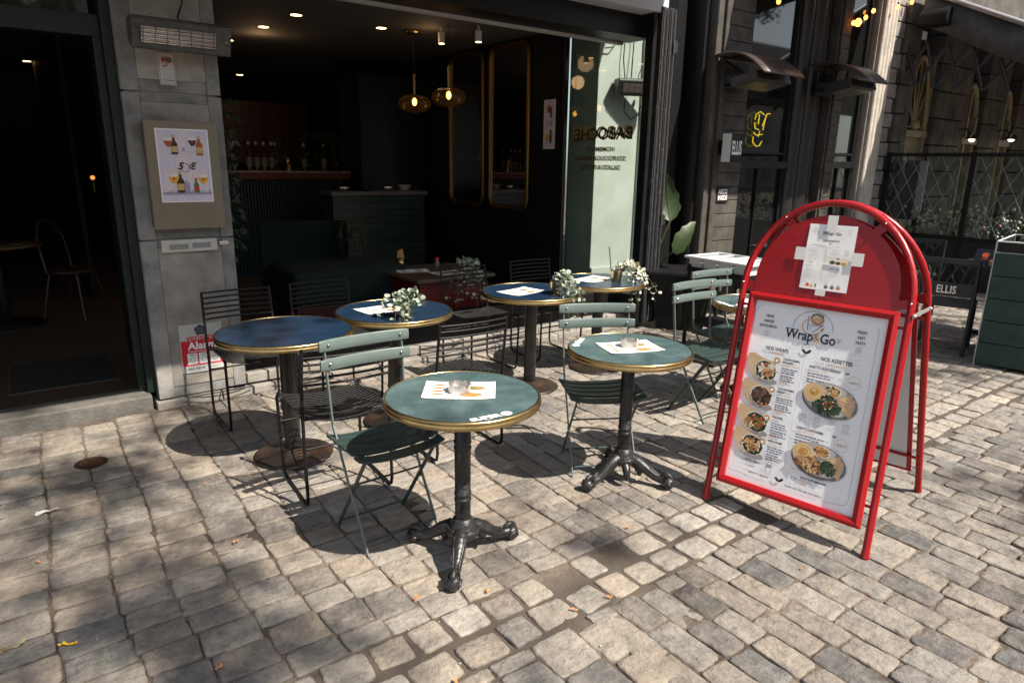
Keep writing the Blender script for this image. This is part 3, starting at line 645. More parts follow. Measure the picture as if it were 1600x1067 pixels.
# tiled counter
ct = thing('tiled_counter', 'counter clad in dark green tiles with a steel top', 'counter', (3.85, 8.2, .1)); CT = (3.85, 8.2, .1)
b = MB(); b.box(3.2, 4.46, 8.0, 8.3, .1, 1.2); put(b.build('tiled_front', brickmat('green_tile', (.014, .032, .026), (.024, .045, .037), (.006, .009, .008), .34, .085, .006, .25), ct), CT)
b = MB(); b.box(3.17, 4.49, 7.96, 8.33, 1.2, 1.25); put(b.build('worktop', mat('dull_counter_top', (.14, .125, .105), .4, .3), ct, bevel=.004), CT)
for i, (x, m) in enumerate(((3.4, steel), (3.7, black_metal), (4.0, steel), (4.25, mat('pale_dish', (.3, .28, .25), .5)))):
    b = MB(); b.lathe([(.06, 0), (.09, .05+.02*(i % 2)), (.085, .055+.02*(i % 2)), (.05, .01)], 16, cap=False); tag(b.build('serving_dish', m, loc=(x, 8.14, 1.25)), 'low %s on the green tiled counter' % ['steel dish at the left end', 'black dish left of the middle', 'steel dish right of the middle', 'pale dish at the right end'][i], 'dish', 'dishes on the tiled counter')
hp = thing('tiled_column', 'dark column clad in herringbone tiles behind the pendant lamps', 'column', (4.1, 9.0, .1)); HP = (4.1, 9.0, .1)
b = MB(); b.box(4.0, 4.97, 8.9, 9.6, .1, 2.75); put(b.build('tile_cladding', brickmat('herringbone', (.012, .016, .024), (.006, .008, .013), (.03, .034, .042), .24, .06, .005, .3, .5, tilt=math.pi/4, spec=.4), hp), HP)
# bar
bar = thing('bar_counter', 'bar with a fluted black front, a crimson edge and a pale top', 'counter', (2.6, 9.3, .1)); BR = (2.6, 9.3, .1)
b = MB(); b.box(1.9, 3.85, 9.25, 9.8, .1, 1.36)
for i in range(48): x = 1.9+i*.04; b.box(x, x+.02, 9.22, 9.25, .1, 1.36)
put(b.build('fluted_front', mat('fluted_black_green', (.006, .018, .018), .4), bar), BR)
b = MB(); b.box(1.9, 3.93, 9.12, 9.9, 1.36, 1.45); put(b.build('edge', mat('copper_red_edge', (.12, .02, .008), .35, .3), bar, bevel=.01), BR)
b = MB(); b.box(1.9, 3.93, 9.12, 9.9, 1.45, 1.47); put(b.build('top', mat('marble_top', (.55, .4, .28), .25, col2=(.15, .1, .07), scale=8, amt=.8), bar), BR)
b = MB(); b.box(2.5, 4.0, 10.9, 11.0, 1.55, 2.45); tag(b.build('tiled_wall_panel', brickmat('oxblood_tile', (.05, .003, .002), (.08, .006, .005), (.1, .035, .025), .14, .36, .006, .22)), 'wall panel of glossy oxblood tiles behind the bar', 'tiles')
# bottles
bot = thing('spirit_bottle', 'pale labelled bottle with a white cap at the left end of the bar', 'bottle', (2.66, 9.45, 1.47), 0, 'bottles on the bar')
b = MB(); b.lathe([(.04, 0), (.042, .2), (.015, .26), (.014, .34)], 16); b.build('glass', mat('dark_bottle', (.05, .03, .02), .12), bot)
b = MB(); b.lathe([(.0425, .05), (.0435, .17)], 16, cap=False); b.build('label', mat('bottle_paper', (.2, .185, .165), .7), bot)
b = MB(); b.lathe([(.017, .33), (.017, .37)], 12); b.build('cap', white_plastic, bot)
bl = ['with a pale label, second', 'with a pale label, third', 'with a pale label, fourth', 'with a pale label, fifth', 'with a pale label, sixth', 'with a pale label, seventh', 'with a pale label, eighth']
for i, (x, y) in enumerate(((2.5, 9.55), (2.77, 9.5), (2.87, 9.5), (2.97, 9.5), (3.05, 9.6), (3.45, 9.6), (3.72, 9.55))):
    dup(bot, (x, y, 1.47), 0, 'dark bottle ' + ['behind the ivy at the very left of the bar', 'first right of the tall capped bottle', 'second right of the tall capped bottle', 'third right of the tall capped bottle', 'fourth right of the tall capped bottle', 'beside the trailing plant on the bar', 'furthest right along the bar'][i])
b = MB(); b.lathe([(.035, 0), (.045, .2), (.04, .2), (.03, .01)], 16, cap=False); tag(b.build('brass_tumbler', brass, loc=(3.14, 9.35, 1.47)), 'tall brass tumbler standing on the bar', 'cup')
# foliage helpers
def leaf_plant(name, label, cat, loc, n, spread, leafm, sz, seed, trail=0, stem=True, up=.25):
    r = random.Random(seed); t = thing(name, label, cat, loc); b = MB(); st = MB()
    for i in range(max(3, n//9)):
        a = r.uniform(0, 6.28); ex = spread*r.uniform(.5, 1); pts = [Vector((0, 0, 0))]
        for k in range(1, 7):
            q = k/6; pts.append(Vector((math.cos(a)*ex*q, math.sin(a)*ex*q*.7, up*math.sin(q*2.6)*r.uniform(.8, 1.2)-trail*q*q*r.uniform(.6, 1.1))))
        st.tube(pts, .0022, 5)
        for k in range(9):
            p = pts[min(6, 1+k*6//9)]+Vector((r.gauss(0, sz*.6), r.gauss(0, sz*.6), r.gauss(0, sz*.6))); d_ = Vector((r.gauss(0, 1), r.gauss(0, 1), r.gauss(0, .7))).normalized(); s_ = d_.orthogonal().normalized(); w_ = sz*r.uniform(.6, 1.1)
            nn = d_.cross(s_)*w_*.18
            b.add([p, p+d_*w_*.5+s_*w_*.32+nn, p+d_*w_*1.1, p+d_*w_*.5-s_*w_*.32+nn, p+d_*w_*.55], [(0, 1, 4), (1, 2, 4), (2, 3, 4), (3, 0, 4)], 0, True)
    b.build('leaves', leafm, t); st.build('stem', mat('plant_stem', (.08, .09, .03), .7), t); return t
ivy = mat('dark_ivy', (.008, .016, .007), .5, col2=(.004, .009, .004), scale=30, amt=.6); varieg = mat('variegated_leaf', (.012, .025, .01), .5, col2=(.12, .14, .09), scale=45, amt=.7, contrast=(.5, .62))
leaf_plant('trailing_plant', 'dark trailing plant hanging over the right of the bar', 'plant', (3.55, 9.2, 1.8), 150, .42, ivy, .07, 3, .55)
leaf_plant('trailing_plant', 'small dark trailing plant over the bar beside the brass tumbler', 'plant', (2.98, 9.15, 1.55), 60, .2, ivy, .06, 4, .5)
leaf_plant('potted_shrub', 'dark leafy plant beside the brass cup on the inside table', 'plant', (2.55, 5.95, .85), 60, .18, ivy, .05, 9, .1)
for z, s_ in ((1.5, 5), (1.25, 6), (1.75, 7), (1.05, 8)): pass
iv = thing('ivy_garland', 'variegated ivy climbing the inner edge of the left pillar', 'plant', (1.27, 5.05, 1.4)); r = random.Random(12); b = MB(); st = MB(); st.tube([(1.24+.01*math.sin(k), 5.05, .95+k*.1) for k in range(12)], .004, 5)
for i in range(110):
    z = r.uniform(.95, 2.0); p = Vector((1.22+r.random()*.1, 5.0+r.gauss(0, .04), z)); d_ = Vector((r.gauss(.4, .5), r.gauss(-.3, .5), r.gauss(-.5, .5))).normalized(); s_ = d_.orthogonal().normalized(); w_ = r.uniform(.04, .08); nn = d_.cross(s_)*w_*.15
    b.add([p, p+d_*w_*.5+s_*w_*.3+nn, p+d_*w_*1.1, p+d_*w_*.5-s_*w_*.3+nn, p+d_*w_*.55], [(0, 1, 4), (1, 2, 4), (2, 3, 4), (3, 0, 4)], 0, True)
put(b.build('leaves', varieg, iv), (1.27, 5.05, 1.4)); put(st.build('stem', MATS['plant_stem'], iv), (1.27, 5.05, 1.4))
# gilt mirrors on the side wall
for i, (y0, y1) in enumerate(((7.35, 8.15), (6.42, 7.2))):
    t = thing('gilt_mirror', ['gilt framed mirror on the black side wall, the farther one', 'gilt framed mirror on the black side wall, nearest the poster'][i], 'mirror', (4.97, (y0+y1)/2, 2), 0, 'gilt mirrors'); Q = (4.97, (y0+y1)/2, 2)
    c_ = .1; z0, z1 = 1.08, 2.95; pts = [(y0+c_, z0), (y1-c_, z0), (y1-.03, z0+.04), (y1, z0+c_*1.2), (y1, z1-c_*1.2), (y1-.03, z1-.04), (y1-c_, z1), (y0+c_, z1), (y0+.03, z1-.04), (y0, z1-c_*1.2), (y0, z0+c_*1.2), (y0+.03, z0+.04)]
    for rr_, nm in ((.022, 'outer_moulding'), (.012, 'inner_moulding')):
        k_ = 0 if nm[0] == 'o' else .05; cy, cz = (y0+y1)/2, (z0+z1)/2
        b = MB(); b.tube([(4.96, cy+(y-cy)*(1-k_*1.6), cz+(z-cz)*(1-k_*.7)) for y, z in pts], rr_, 8, closed=True); put(b.build(nm, gold, t), Q)
    b = MB(); b.add([(4.968, y, z) for y, z in pts], [tuple(range(12))]); put(b.build('mirror_glass', mat('mirror_silver', (.5, .5, .5), .02, 1), t), Q)
# ceiling lamps
warm = emis('warm_lamp', (1, .62, .25), 6.5); warm2 = emis('warm_filament', (1, .55, .16), 14)
dl = thing('downlight', 'recessed ceiling downlight', 'lamp', (0, 0, 0)); b = MB(); b.lathe([(.055, -.004), (.055, -.002)], 20); b.build('lens', warm, dl); b = MB(); b.lathe([(.056, -.006), (.075, -.006), (.075, -.001), (.056, -.001)], 20, cap=False); b.build('ring', black_metal, dl)
spots = [(2.56, 7.1, 'nearest to the left of centre'), (2.5, 7.95, 'second of the left row'), (2.43, 9.1, 'third of the left row, above the bar'), (3.5, 7.15, 'left of the pendant lamps'), (3.5, 12.6, 'far back beside the pillar'), (.75, 11.7, 'inside the left door, nearer one'), (.55, 13.2, 'inside the left door, farther one')]
for i, (x, y, l_) in enumerate(spots):
    if i == 0: dl.location = (x, y, 3.0); dl['label'] = 'round ceiling downlight ' + l_; dl['group'] = 'ceiling downlights'
    else: dup(dl, (x, y, 3.0), 0, 'round ceiling downlight ' + l_)
pn = thing('pendant_lamp', 'brass pendant lamp with ribbed smoked glass, left of the two', 'lamp', (3.83, 7.05, 3.0), 0, 'ribbed glass pendant lamps')
b = MB(); b.lathe([(.0, 0), (.09, 0), (.09, -.035), (.0, -.04)], 24, cap=False); b.build('ceiling_rose', brass, pn)
b = MB(); b.tube([(0, 0, -.03), (0, 0, -.48)], .004, 6); b.build('cable', black_metal, pn)
b = MB(); b.tube([(0, 0, -.46), (0, 0, -.68)], .015, 10); b.build('stem', brass, pn)
b = MB(); pf = []; n = 72; vs = []; fs = []
for i in range(13):
    t = math.pi*(.06+.88*i/12); pf.append((.2*math.sin(t)**.8, -.78+.1*math.cos(t)))
for r_, z in pf:
    for k in range(n): a = 2*math.pi*k/n; q = r_*(1+.035*(k % 2)); vs.append((q*math.cos(a), q*math.sin(a), z))
fs = [(i*n+k, i*n+(k+1) % n, (i+1)*n+(k+1) % n, (i+1)*n+k) for i in range(12) for k in range(n)]; b.add(vs, fs); sg = glass('smoked_glass', (.6, .5, .26)); nt_ = sg.node_tree; o_ = nt_.nodes['Material Output']; m0 = o_.inputs[0].links[0].from_node
am = nt_.nodes.new('ShaderNodeBsdfPrincipled'); am.inputs['Base Color'].default_value = (.1, .07, .022, 1); am.inputs['Roughness'].default_value = .15; mm = nt_.nodes.new('ShaderNodeMixShader'); mm.inputs[0].default_value = .35
nt_.links.new(m0.outputs[0], mm.inputs[1]); nt_.links.new(am.outputs[0], mm.inputs[2]); nt_.links.new(mm.outputs[0], o_.inputs[0]); b.build('glass_shade', sg, pn)
b = MB(); b.ball((0, 0, -.76), .028, 12, 0, (1, 1, 1.5)); b.build('bulb', warm2, pn)
pn.scale = (.88, .88, .97); dup(pn, (3.93, 6.48, 3.04), 0, 'brass pendant lamp with ribbed smoked glass, right of the two')
cl = thing('ceiling_spotlight', 'white cylinder spotlight on the ceiling, between the pendants', 'lamp', (3.98, 6.7, 3.0), 0, 'white ceiling spotlights')
b = MB(); b.tube([(0, 0, 0), (0, 0, -.05)], .012, 8); b.tube([(0, 0, -.05), (0, 0, -.16)], .035, 16); b.build('can', white_paint, cl); b = MB(); b.lathe([(.03, -.162), (.03, -.161)], 16); b.build('lens', warm, cl)
dup(cl, (4.22, 6.35, 3.0), 0, 'white cylinder spotlight on the ceiling, right of the pendants')
wl = thing('wall_lamp', 'small warm globe lamp glowing deep in the left room', 'lamp', (.95, 10.5, 1.35)); b = MB(); b.ball((0, 0, 0), .028, 10); b.build('globe', emis('warm_globe', (1, .4, .08), .6), wl); b = MB(); b.tube([(0, 0, -.04), (0, 0, -.18)], .015, 8); b.build('base', brass, wl)
# soft light the lamps give the room
for x, y, e in ((2.6, 8.4, 1.4), (3.9, 6.8, .6), (.4, 8.5, .12)):
    L = bpy.data.lights.new('room_lamp', 'POINT'); L.energy = e; L.color = (1, .6, .3); L.shadow_soft_size = .1; lo = bpy.data.objects.new('room_lamp', L); C.objects.link(lo); lo.location = (x, y, 2.85)
# left room: table and chair just visible
lt = thing('round_table', 'round brass edged table in the dark room behind the left door', 'table', (-.15, 7.6, .1)); b = MB(); b.lathe([(.0, .72), (.36, .72), (.375, .735), (.36, .75), (.0, .75)], 40, cap=False); b.build('tabletop', mat('dim_wood_top', (.1, .06, .03), .2), lt); b = MB(); b.lathe([(.3, 0), (.3, .015), (.04, .03), (.04, .72)], 24); b.build('pedestal', black_metal, lt)
lc = thing('bentwood_chair', 'dim bentwood chair in the dark room behind the left door', 'chair', (.42, 7.7, .1), .9)
b = MB(); b.lathe([(0, .44), (.2, .44), (.21, .455), (.2, .47), (0, .47)], 24, cap=False); b.build('seat', mat('dim_wood', (.03, .01, .006), .4), lc)
for sx, sy in ((1, 1), (-1, 1), (1, -1), (-1, -1)): b = MB(); b.tube([(sx*.13, sy*.13, .45), (sx*.2, sy*.2, 0)], .012, 8); b.build('leg', MATS['dim_wood'], lc)
b = MB(); b.tube([(-.18, .12, .45), (-.18, .17, .75), (-.1, .2, .9), (0, .205, .93), (.1, .2, .9), (.18, .17, .75), (.18, .12, .45)], .013, 8); b.build('backrest', MATS['dim_wood'], lc)
# ============================================================ neighbouring bar front
nb = thing('neighbour_building', 'dark carved bar front with stone pilasters, black columns and tall windows beyond the café', 'building', (6, 5.0, 0)); NB = (6, 5.0, 0)
def pb(name, b, m, bevel=.004): return put(b.build(name, m, nb, bevel=bevel), NB)
# doorway: black door under an arch with scroll ironwork
b = MB(); b.box(5.98, 6.12, 5.2, 5.5, 0, 4.6); b.box(6.2, 6.27, 5.0, 5.5, 0, 4.6); b.box(6.27, 6.5, 5.3, 5.5, 0, 4.6); b.box(6.12, 6.2, 5.42, 5.5, 0, 4.6); pb('doorway', b, black_paint)
b = MB()
for r_ in (.2, .235, .27): b.tube([(6.31+r_*math.cos(a), 5.36-(.27-r_)*.6, 2.3+r_*1.1*math.sin(a)) for a in [math.pi*k/14 for k in range(15)]], .014, 6)
for s_ in (-1, 1):
    for r_ in (.2, .235, .27): b.tube([(6.31+s_*r_, 5.36-(.27-r_)*.6, 0), (6.31+s_*r_, 5.36-(.27-r_)*.6, 2.3)], .014, 6)
pb('arched_frame', b, mat('black_gloss_frame', (.02, .02, .021), .35), 0)
b = MB()
def scroll(cx, cz, r0, turns, s_, flip): return [(cx+s_*r0*(1-q*.85)*math.cos(flip+turns*2*math.pi*q), 5.34, cz+r0*(1-q*.85)*math.sin(flip+turns*2*math.pi*q)) for q in [k/26 for k in range(27)]]
for s_ in (-1, 1):
    b.tube(scroll(6.31+s_*.09, 3.05, .11, 1.6, s_, -1.2), .009, 6); b.tube(scroll(6.31+s_*.1, 2.78, .08, 1.4, s_, 1.2), .008, 6); b.tube([(6.31, 5.34, 2.65), (6.31+s_*.05, 5.34, 2.9), (6.31+s_*.02, 5.34, 3.2), (6.31+s_*.14, 5.34, 3.45)], .01, 6)
b.ball((6.31, 5.33, 2.9), .03, 8); b.ball((6.31, 5.33, 3.2), .022, 8)
pb('scroll_ironwork', b, mat('dull_wrought_iron', (.05, .045, .042), .5), 0)
b = MB(); b.box(6.14, 6.48, 5.38, 5.42, .05, 2.3); pb('door_leaf', b, mat('door_dark', (.004, .004, .005), .3)); b = MB(); b.tube([(6.44, 5.34, 1.1), (6.5, 5.3, 1.1), (6.56, 5.3, 1.1)], .014, 8); pb('door_handle', b, black_metal, 0)
# first pilaster with moulded strip
def pilaster(x0, x1, m0, m1, seed):
    r = random.Random(seed); b = MB(); z = .0
    while z < 4.6:
        h = .155; b.box(x0, x1, 4.95, 5.3, z+.004, z+h-.004); z += h
    pb('stone_pilaster', b, old_stone, .006); b = MB(); b.box(x0+.01, x1-.01, 4.962, 5.28, 0, 4.6); pb('pilaster_core', b, MATS.get('joint_dark') or mat('joint_dark', (.03, .028, .025), .9), 0)
    b = MB(); n = 4; st = (m1-m0)/n
    for i in range(n): b.box(m0+i*st, m0+(i+1)*st-.006, 4.9+.03*(i % 2), 5.25, 0, 4.6)
    pb('moulded_strip', b, strip_stone, .012)
pilaster(6.55, 6.97, 6.27, 6.55, 1); pilaster(8.8, 9.02, 8.64, 8.8, 2)
b = MB(); b.box(6.25, 6.99, 4.88, 5.3, 0, .25); b.box(8.68, 9.06, 4.88, 5.3, 0, .25); pb('plinth', b, old_stone, .01)
# windows
wg = mat('window_dark_glass', (.008, .009, .009), .03, spec=1.0)
def window(x0, x1, zs):
    fr = MB(); fr.box(x0, x0+.05, 5.06, 5.14, .3, 4.6); fr.box(x1-.05, x1, 5.06, 5.14, .3, 4.6); fr.box(x0, x1, 5.0, 5.14, zs, zs+.09); fr.box(x0+.05, x1-.05, 5.06, 5.14, zs+.17, zs+.2); fr.box(x0, x1, 5.0, 5.3, 0, .3); fr.box((x0+x1)/2-.012, (x0+x1)/2+.012, 5.07, 5.13, .3, zs)
    SPLIT.discard('window'); o = pb('window', fr, black_paint, .005); g_ = MB(); g_.add([(x0, 5.1, .3), (x1, 5.1, .3), (x1, 5.1, 4.6), (x0, 5.1, 4.6)], [(0, 1, 2, 3)]); p = g_.build('pane', wg, o)
    return o
window(6.97, 8.05, 1.6); window(9.02, 9.72, 1.62)
b = MB()
for x, r_ in ((8.16, .1), (8.4, .12), (8.6, .08), (9.78, .06)): b.lathe([(r_*1.3, 0), (r_*1.3, .3), (r_, .4), (r_, 3.6), (r_*1.3, 3.7), (r_*1.3, 4.6)], 20, (x, 5.08, 0))
b.box(8.05, 8.7, 5.12, 5.3, 0, 4.6); pb('black_column', b, mat('black_column_paint', (.01, .008, .007), .4, col2=(.025, .016, .012), scale=5, amt=.5), 0)
b = MB()
for x, r_ in ((9.92, .04), (10.0, .05), (10.1, .045), (10.19, .04)): b.lathe([(r_, 0), (r_, 4.6)], 14, (x, 5.0, 0))
b.box(9.86, 10.24, 5.03, 5.3, 0, 4.6); pb('pale_column', b, pale_col, 0)
b = MB(); z = 0; i = 0
while z < 4.6: b.box(10.24, 10.5 if i % 2 else 10.44, 4.98, 5.3, z+.006, z+.19); z += .2; i += 1
pb('quoin', b, mat('quoin_stone', (.3, .28, .26), .85, col2=(.12, .11, .1), scale=6, amt=.7, bump=.6, bscale=30), .008)
b = MB(); b.box(5.98, 10.5, 5.14, 5.6, 3.9, 9); pb('upper_wall', b, old_stone, 0)
# canopy of the bar, with bulbs
ca = thing('bar_canopy', 'dark retractable canopy over the neighbouring bar front', 'awning', (8.2, 4.95, 3.95)); CA = (8.2, 4.95, 3.95)
b = MB(); P = [(6.75, 4.95, 4.1), (9.7, 4.95, 4.1), (9.7, 3.0, 3.85), (6.75, 3.0, 3.85)]; b.add(P+[(x, y, z+.02) for x, y, z in P], [(0, 1, 2, 3), (7, 6, 5, 4), (0, 4, 5, 1), (1, 5, 6, 2), (2, 6, 7, 3), (3, 7, 4, 0)]); put(b.build('canvas', mat('dark_canvas', (.03, .03, .034), .9), ca), CA)
bulb = thing('festoon_bulb', 'orange festoon bulb', 'lamp', (0, 0, 0)); b = MB(); b.ball((0, 0, 0), .024, 10, 0, (1, 1, 1.25)); b.build('glass', emis('orange_bulb', (1, .3, .05), 4), bulb); b = MB(); b.tube([(0, 0, .028), (0, 0, .06)], .012, 8); b.build('socket', black_metal, bulb)
FB = [(7.3, 4.9, 3.42, 'above the first heater'), (8.95, 4.9, 3.4, 'leftmost of the far string'), (9.06, 4.9, 3.42, 'large, second of the far string'), (9.23, 4.9, 3.5, 'third of the far string'), (9.4, 4.9, 3.6, 'fourth of the far string'), (9.98, 4.88, 3.72, 'above the pale column'), (10.35, 4.88, 3.83, 'at the right end of the string')]
for i, (x, y, z, l_) in enumerate(FB):
    if i == 0: bulb.location = (x, y, z); bulb['label'] = 'small orange festoon bulb ' + l_; bulb['group'] = 'orange festoon bulbs'
    else:
        o = dup(bulb, (x, y, z), 0, 'small orange festoon bulb ' + l_)
        if i == 2: o.scale = (1.7, 1.7, 1.7)
# curved hood heaters
cop = mat('brown_copper_hood', (.1, .072, .06), .4, .4, col2=(.06, .045, .038), scale=6, amt=.6)
hh = thing('hood_heater', 'curved brown metal hood heater sticking out above the black bar sign', 'heater', (6.62, 4.92, 2.5), 0, 'curved hood heaters of the bar')
b = MB(); n = 10; vs = []
for sx in (-.36, .36):
    for k in range(n): q = k/(n-1); vs.append((sx, -.02-.62*q, .26+.06*math.sin(q*2.6)-.24*q*q))
vs += [(x, y, z-.018) for x, y, z in vs]
fs = [(k, k+1, n+k+1, n+k) for k in range(n-1)]+[(2*n+k+1, 2*n+k, 3*n+k, 3*n+k+1) for k in range(n-1)]+[(n-1, 3*n-1, 4*n-1, 2*n-1), (k, 2*n, 3*n, n) if False else (0, n, 3*n, 2*n)]
fs += [(k, 2*n+k, 2*n+k+1, k+1) for k in range(n-1)]+[(n+k+1, 3*n+k+1, 3*n+k, n+k) for k in range(n-1)]
b.add(vs, fs, 0, True); b.build('hood', cop, hh)
b = MB(); b.obox((0, -.36, .0), (.3, 0, 0), (0, .16, -.03), (0, .02, .05)); b.build('lamp_box', mat('heater_box', (.05, .045, .045), .4, .3), hh, bevel=.01)
b = MB(); b.obox((0, -.37, -.055), (.27, 0, 0), (0, .12, -.022), (0, .001, .004)); b.build('heating_panel', mat('dull_reflector', (.3, .28, .26), .35, .8), hh)
b = MB(); b.tube([(-.1, 0, -.02), (-.1, -.3, .0)], .016, 8); b.tube([(.1, 0, -.02), (.1, -.3, .0)], .016, 8); b.tube([(-.15, -.02, .22), (-.1, -.28, .04)], .01, 8); b.box(-.18, .18, -.02, .02, -.08, .08); b.build('bracket', black_metal, hh)
dup(hh, (8.45, 4.92, 2.57), 0, 'curved brown metal hood heater farther along, beside the pale column')
# bar sign ELLIS
el = thing('projecting_sign', 'black projecting box sign reading ELLIS with a white side', 'sign', (6.85, 4.7, 1.9)); EL = (6.85, 4.7, 1.9)
b = MB(); b.box(6.48, 6.54, 4.8, 4.952, 1.75, 1.9); b.box(6.39, 6.59, 4.68, 4.8, 1.665, 1.97); put(b.build('box', black_metal, el, bevel=.004), EL)
b = MB(); b.add([(6.3885, 4.797, 1.668), (6.3885, 4.683, 1.668), (6.3885, 4.683, 1.967), (6.3885, 4.797, 1.967)], [(0, 1, 2, 3)]); put(b.build('white_side', mat('sign_white', (.6, .6, .6), .6), el), EL)
d = Decal((6.39, 4.679, 1.66), (1, 0, 0), (0, 0, 1), (0, -1, 0)); d.text('ELLIS', .1, .15, .2, white_ink, 1, width=.165, bold=.004); put(d.build('lettering', el), EL)
ai = thing('airco_sign', 'small black plate reading AIRCO INSIDE on the stone pilaster', 'sign', (6.94, 4.94, 1.31)); AI = (6.94, 4.94, 1.31)
b = MB(); b.box(6.55, 6.77, 4.932, 4.948, 1.22, 1.39); put(b.build('plate', black_metal, ai, bevel=.002), AI); d = Decal((6.56, 4.931, 1.22), (1, 0, 0), (0, 0, 1), (0, -1, 0)); d.text('AIRCO', .1, .118, .075, white_ink, 1, width=.17, bold=.002); d.text('INSIDE', .1, .05, .075, white_ink, 1, width=.17, bold=.002); put(d.build('lettering', ai), AI)
d = Decal((6.68, 4.949, 1.46), (1, 0, 0), (0, 0, 1), (0, -1, 0)); d.line([(.03, .14), (.01, .06), (.09, .06)], .012, blackink); d.line([(.06, .15), (.05, .0)], .012, blackink); tag(d.build('house_number'), 'black house number 4 on the pilaster above the airco plate', 'number')
# neon outline in the window
d = MB(); ne = [[(7.6, 2.12), (7.62, 2.2), (7.7, 2.24), (7.78, 2.2)], [(7.6, 2.08), (7.62, 2.0), (7.7, 1.98)], [(7.68, 2.2), (7.68, 2.06)], [(7.76, 2.04), (7.84, 2.22), (7.9, 2.22)], [(7.82, 2.2), (7.78, 1.98)], [(7.6, 1.94), (7.66, 1.9), (7.78, 1.92)], [(7.6, 1.88), (7.6, 1.8), (7.68, 1.74), (7.76, 1.76)], [(7.72, 1.96), (7.7, 1.88)], [(7.79, 1.82), (7.74, 1.76)]]
for p in ne: d.tube([(x, 5.05, z) for x, z in [(7.3+(x_-7.6)*1.0, 1.86+(z_-1.74)*.8) for x_, z_ in p]], .0045, 6)
tag(d.build('neon_sign', emis('yellow_neon', (1, .7, .03), .5)), 'yellow neon scribble in the bar window', 'sign')

# ============================================================ stone building beyond
fb = thing('stone_building', 'old stone building with a cream door and arched windows beyond the fence', 'building', (13, 5.0, 0)); FBq = (13, 5.0, 0)
def qb(name, b, m, bevel=.004): return put(b.build(name, m, fb, bevel=bevel), FBq)
b = MB(); z = 0; i = 0; segs = [(10.52, 10.95), (11.75, 12.95), (13.6, 14.5), (15.1, 16.2), (16.8, 26)]
while z < 3.9:
    for a, c_ in segs:
        x = a+(0 if i % 2 else .0)
        while x < c_-.05:
            e = min(c_, x+(.42 if (i % 2 or x > a) else .25)); b.box(x+.006, e-.006, 4.94, 5.3, z+.008, z+.39); x = e
    z += .4; i += 1
b.box(10.52, 26, 5.0, 5.4, 3.9, 9)
qb('ashlar_wall', b, mat('grey_ashlar', (.125, .115, .1), .85, col2=(.035, .032, .029), scale=3, amt=.85, bump=.6, bscale=25), .012)
b = MB(); b.box(10.52, 26, 5.2, 5.4, 0, 3.9); qb('wall_core', b, mat('dark_core', (.02, .018, .016), .9), 0)
cream = mat('cream_paint', (.3, .25, .16), .5, col2=(.2, .165, .105), scale=5, amt=.5)
b = MB(); b.box(10.97, 11.73, 5.08, 5.2, 0, 2.1); b.box(10.95, 11.75, 5.0, 5.2, 2.1, 2.2); b.box(10.95, 11.02, 5.02, 5.2, 0, 3.3); b.box(11.68, 11.75, 5.02, 5.2, 0, 3.3)
for z0, z1 in ((.3, 1.0), (1.15, 1.9)):
    for x0 in (11.06, 11.4): b.box(x0, x0+.27, 5.06, 5.1, z0, z1)
qb('cream_door', b, cream, .008)
b = MB()
for k in range(7): a = math.pi*(k+.0)/6; b.tube([(11.35, 5.06, 2.25), (11.35+.33*math.cos(a), 5.06, 2.25+1.0*math.sin(a))], .014, 6, mat=0)
b.tube([(11.35+.33*math.cos(math.pi*k/16), 5.05, 2.25+1.0*math.sin(math.pi*k/16)) for k in range(17)], .03, 6); b.ball((11.35, 5.04, 2.28), .08, 10)
qb('fanlight', b, mat('fanlight_gilt', (.34, .26, .13), .5), 0)
for x0, x1 in ((12.97, 13.58), (14.52, 15.08), (16.22, 16.78)):
    b = MB(); xc = (x0+x1)/2; hw = (x1-x0)/2
    b.box(x0, x0+.08, 5.0, 5.2, .3, 2.5); b.box(x1-.08, x1, 5.0, 5.2, .3, 2.5); b.box(x0-.03, x1+.03, 4.96, 5.2, 2.05, 2.16); b.box(xc-.03, xc+.03, 5.03, 5.15, .3, 2.9)
    b.tube([(xc+(hw-.04)*math.cos(math.pi*k/14), 5.06, 2.5+.5*math.sin(math.pi*k/14)) for k in range(15)], .05, 8)
    o = qb('arched_window', b, cream, .005); g_ = MB(); g_.add([(x0, 5.12, .3), (x1, 5.12, .3), (x1, 5.12, 3.1), (x0, 5.12, 3.1)], [(0, 1, 2, 3)]); g_.build('pane', wg, o)
# meter box and light panel on it
b = MB(); b.box(10.75, 11.0, 4.6, 4.9, .9, 1.75); tag(b.build('meter_cabinet', mat('grey_cabinet', (.08, .085, .09), .5), bevel=.01), 'grey cabinet behind the left end of the glass fence', 'cabinet')
b = MB(); b.box(11.1, 11.5, 4.8, 4.84, 1.0, 1.75); tag(b.build('notice_board', mat('white_board', (.5, .5, .48), .6), bevel=.004), 'white board on the cream door behind the glass fence', 'sign')
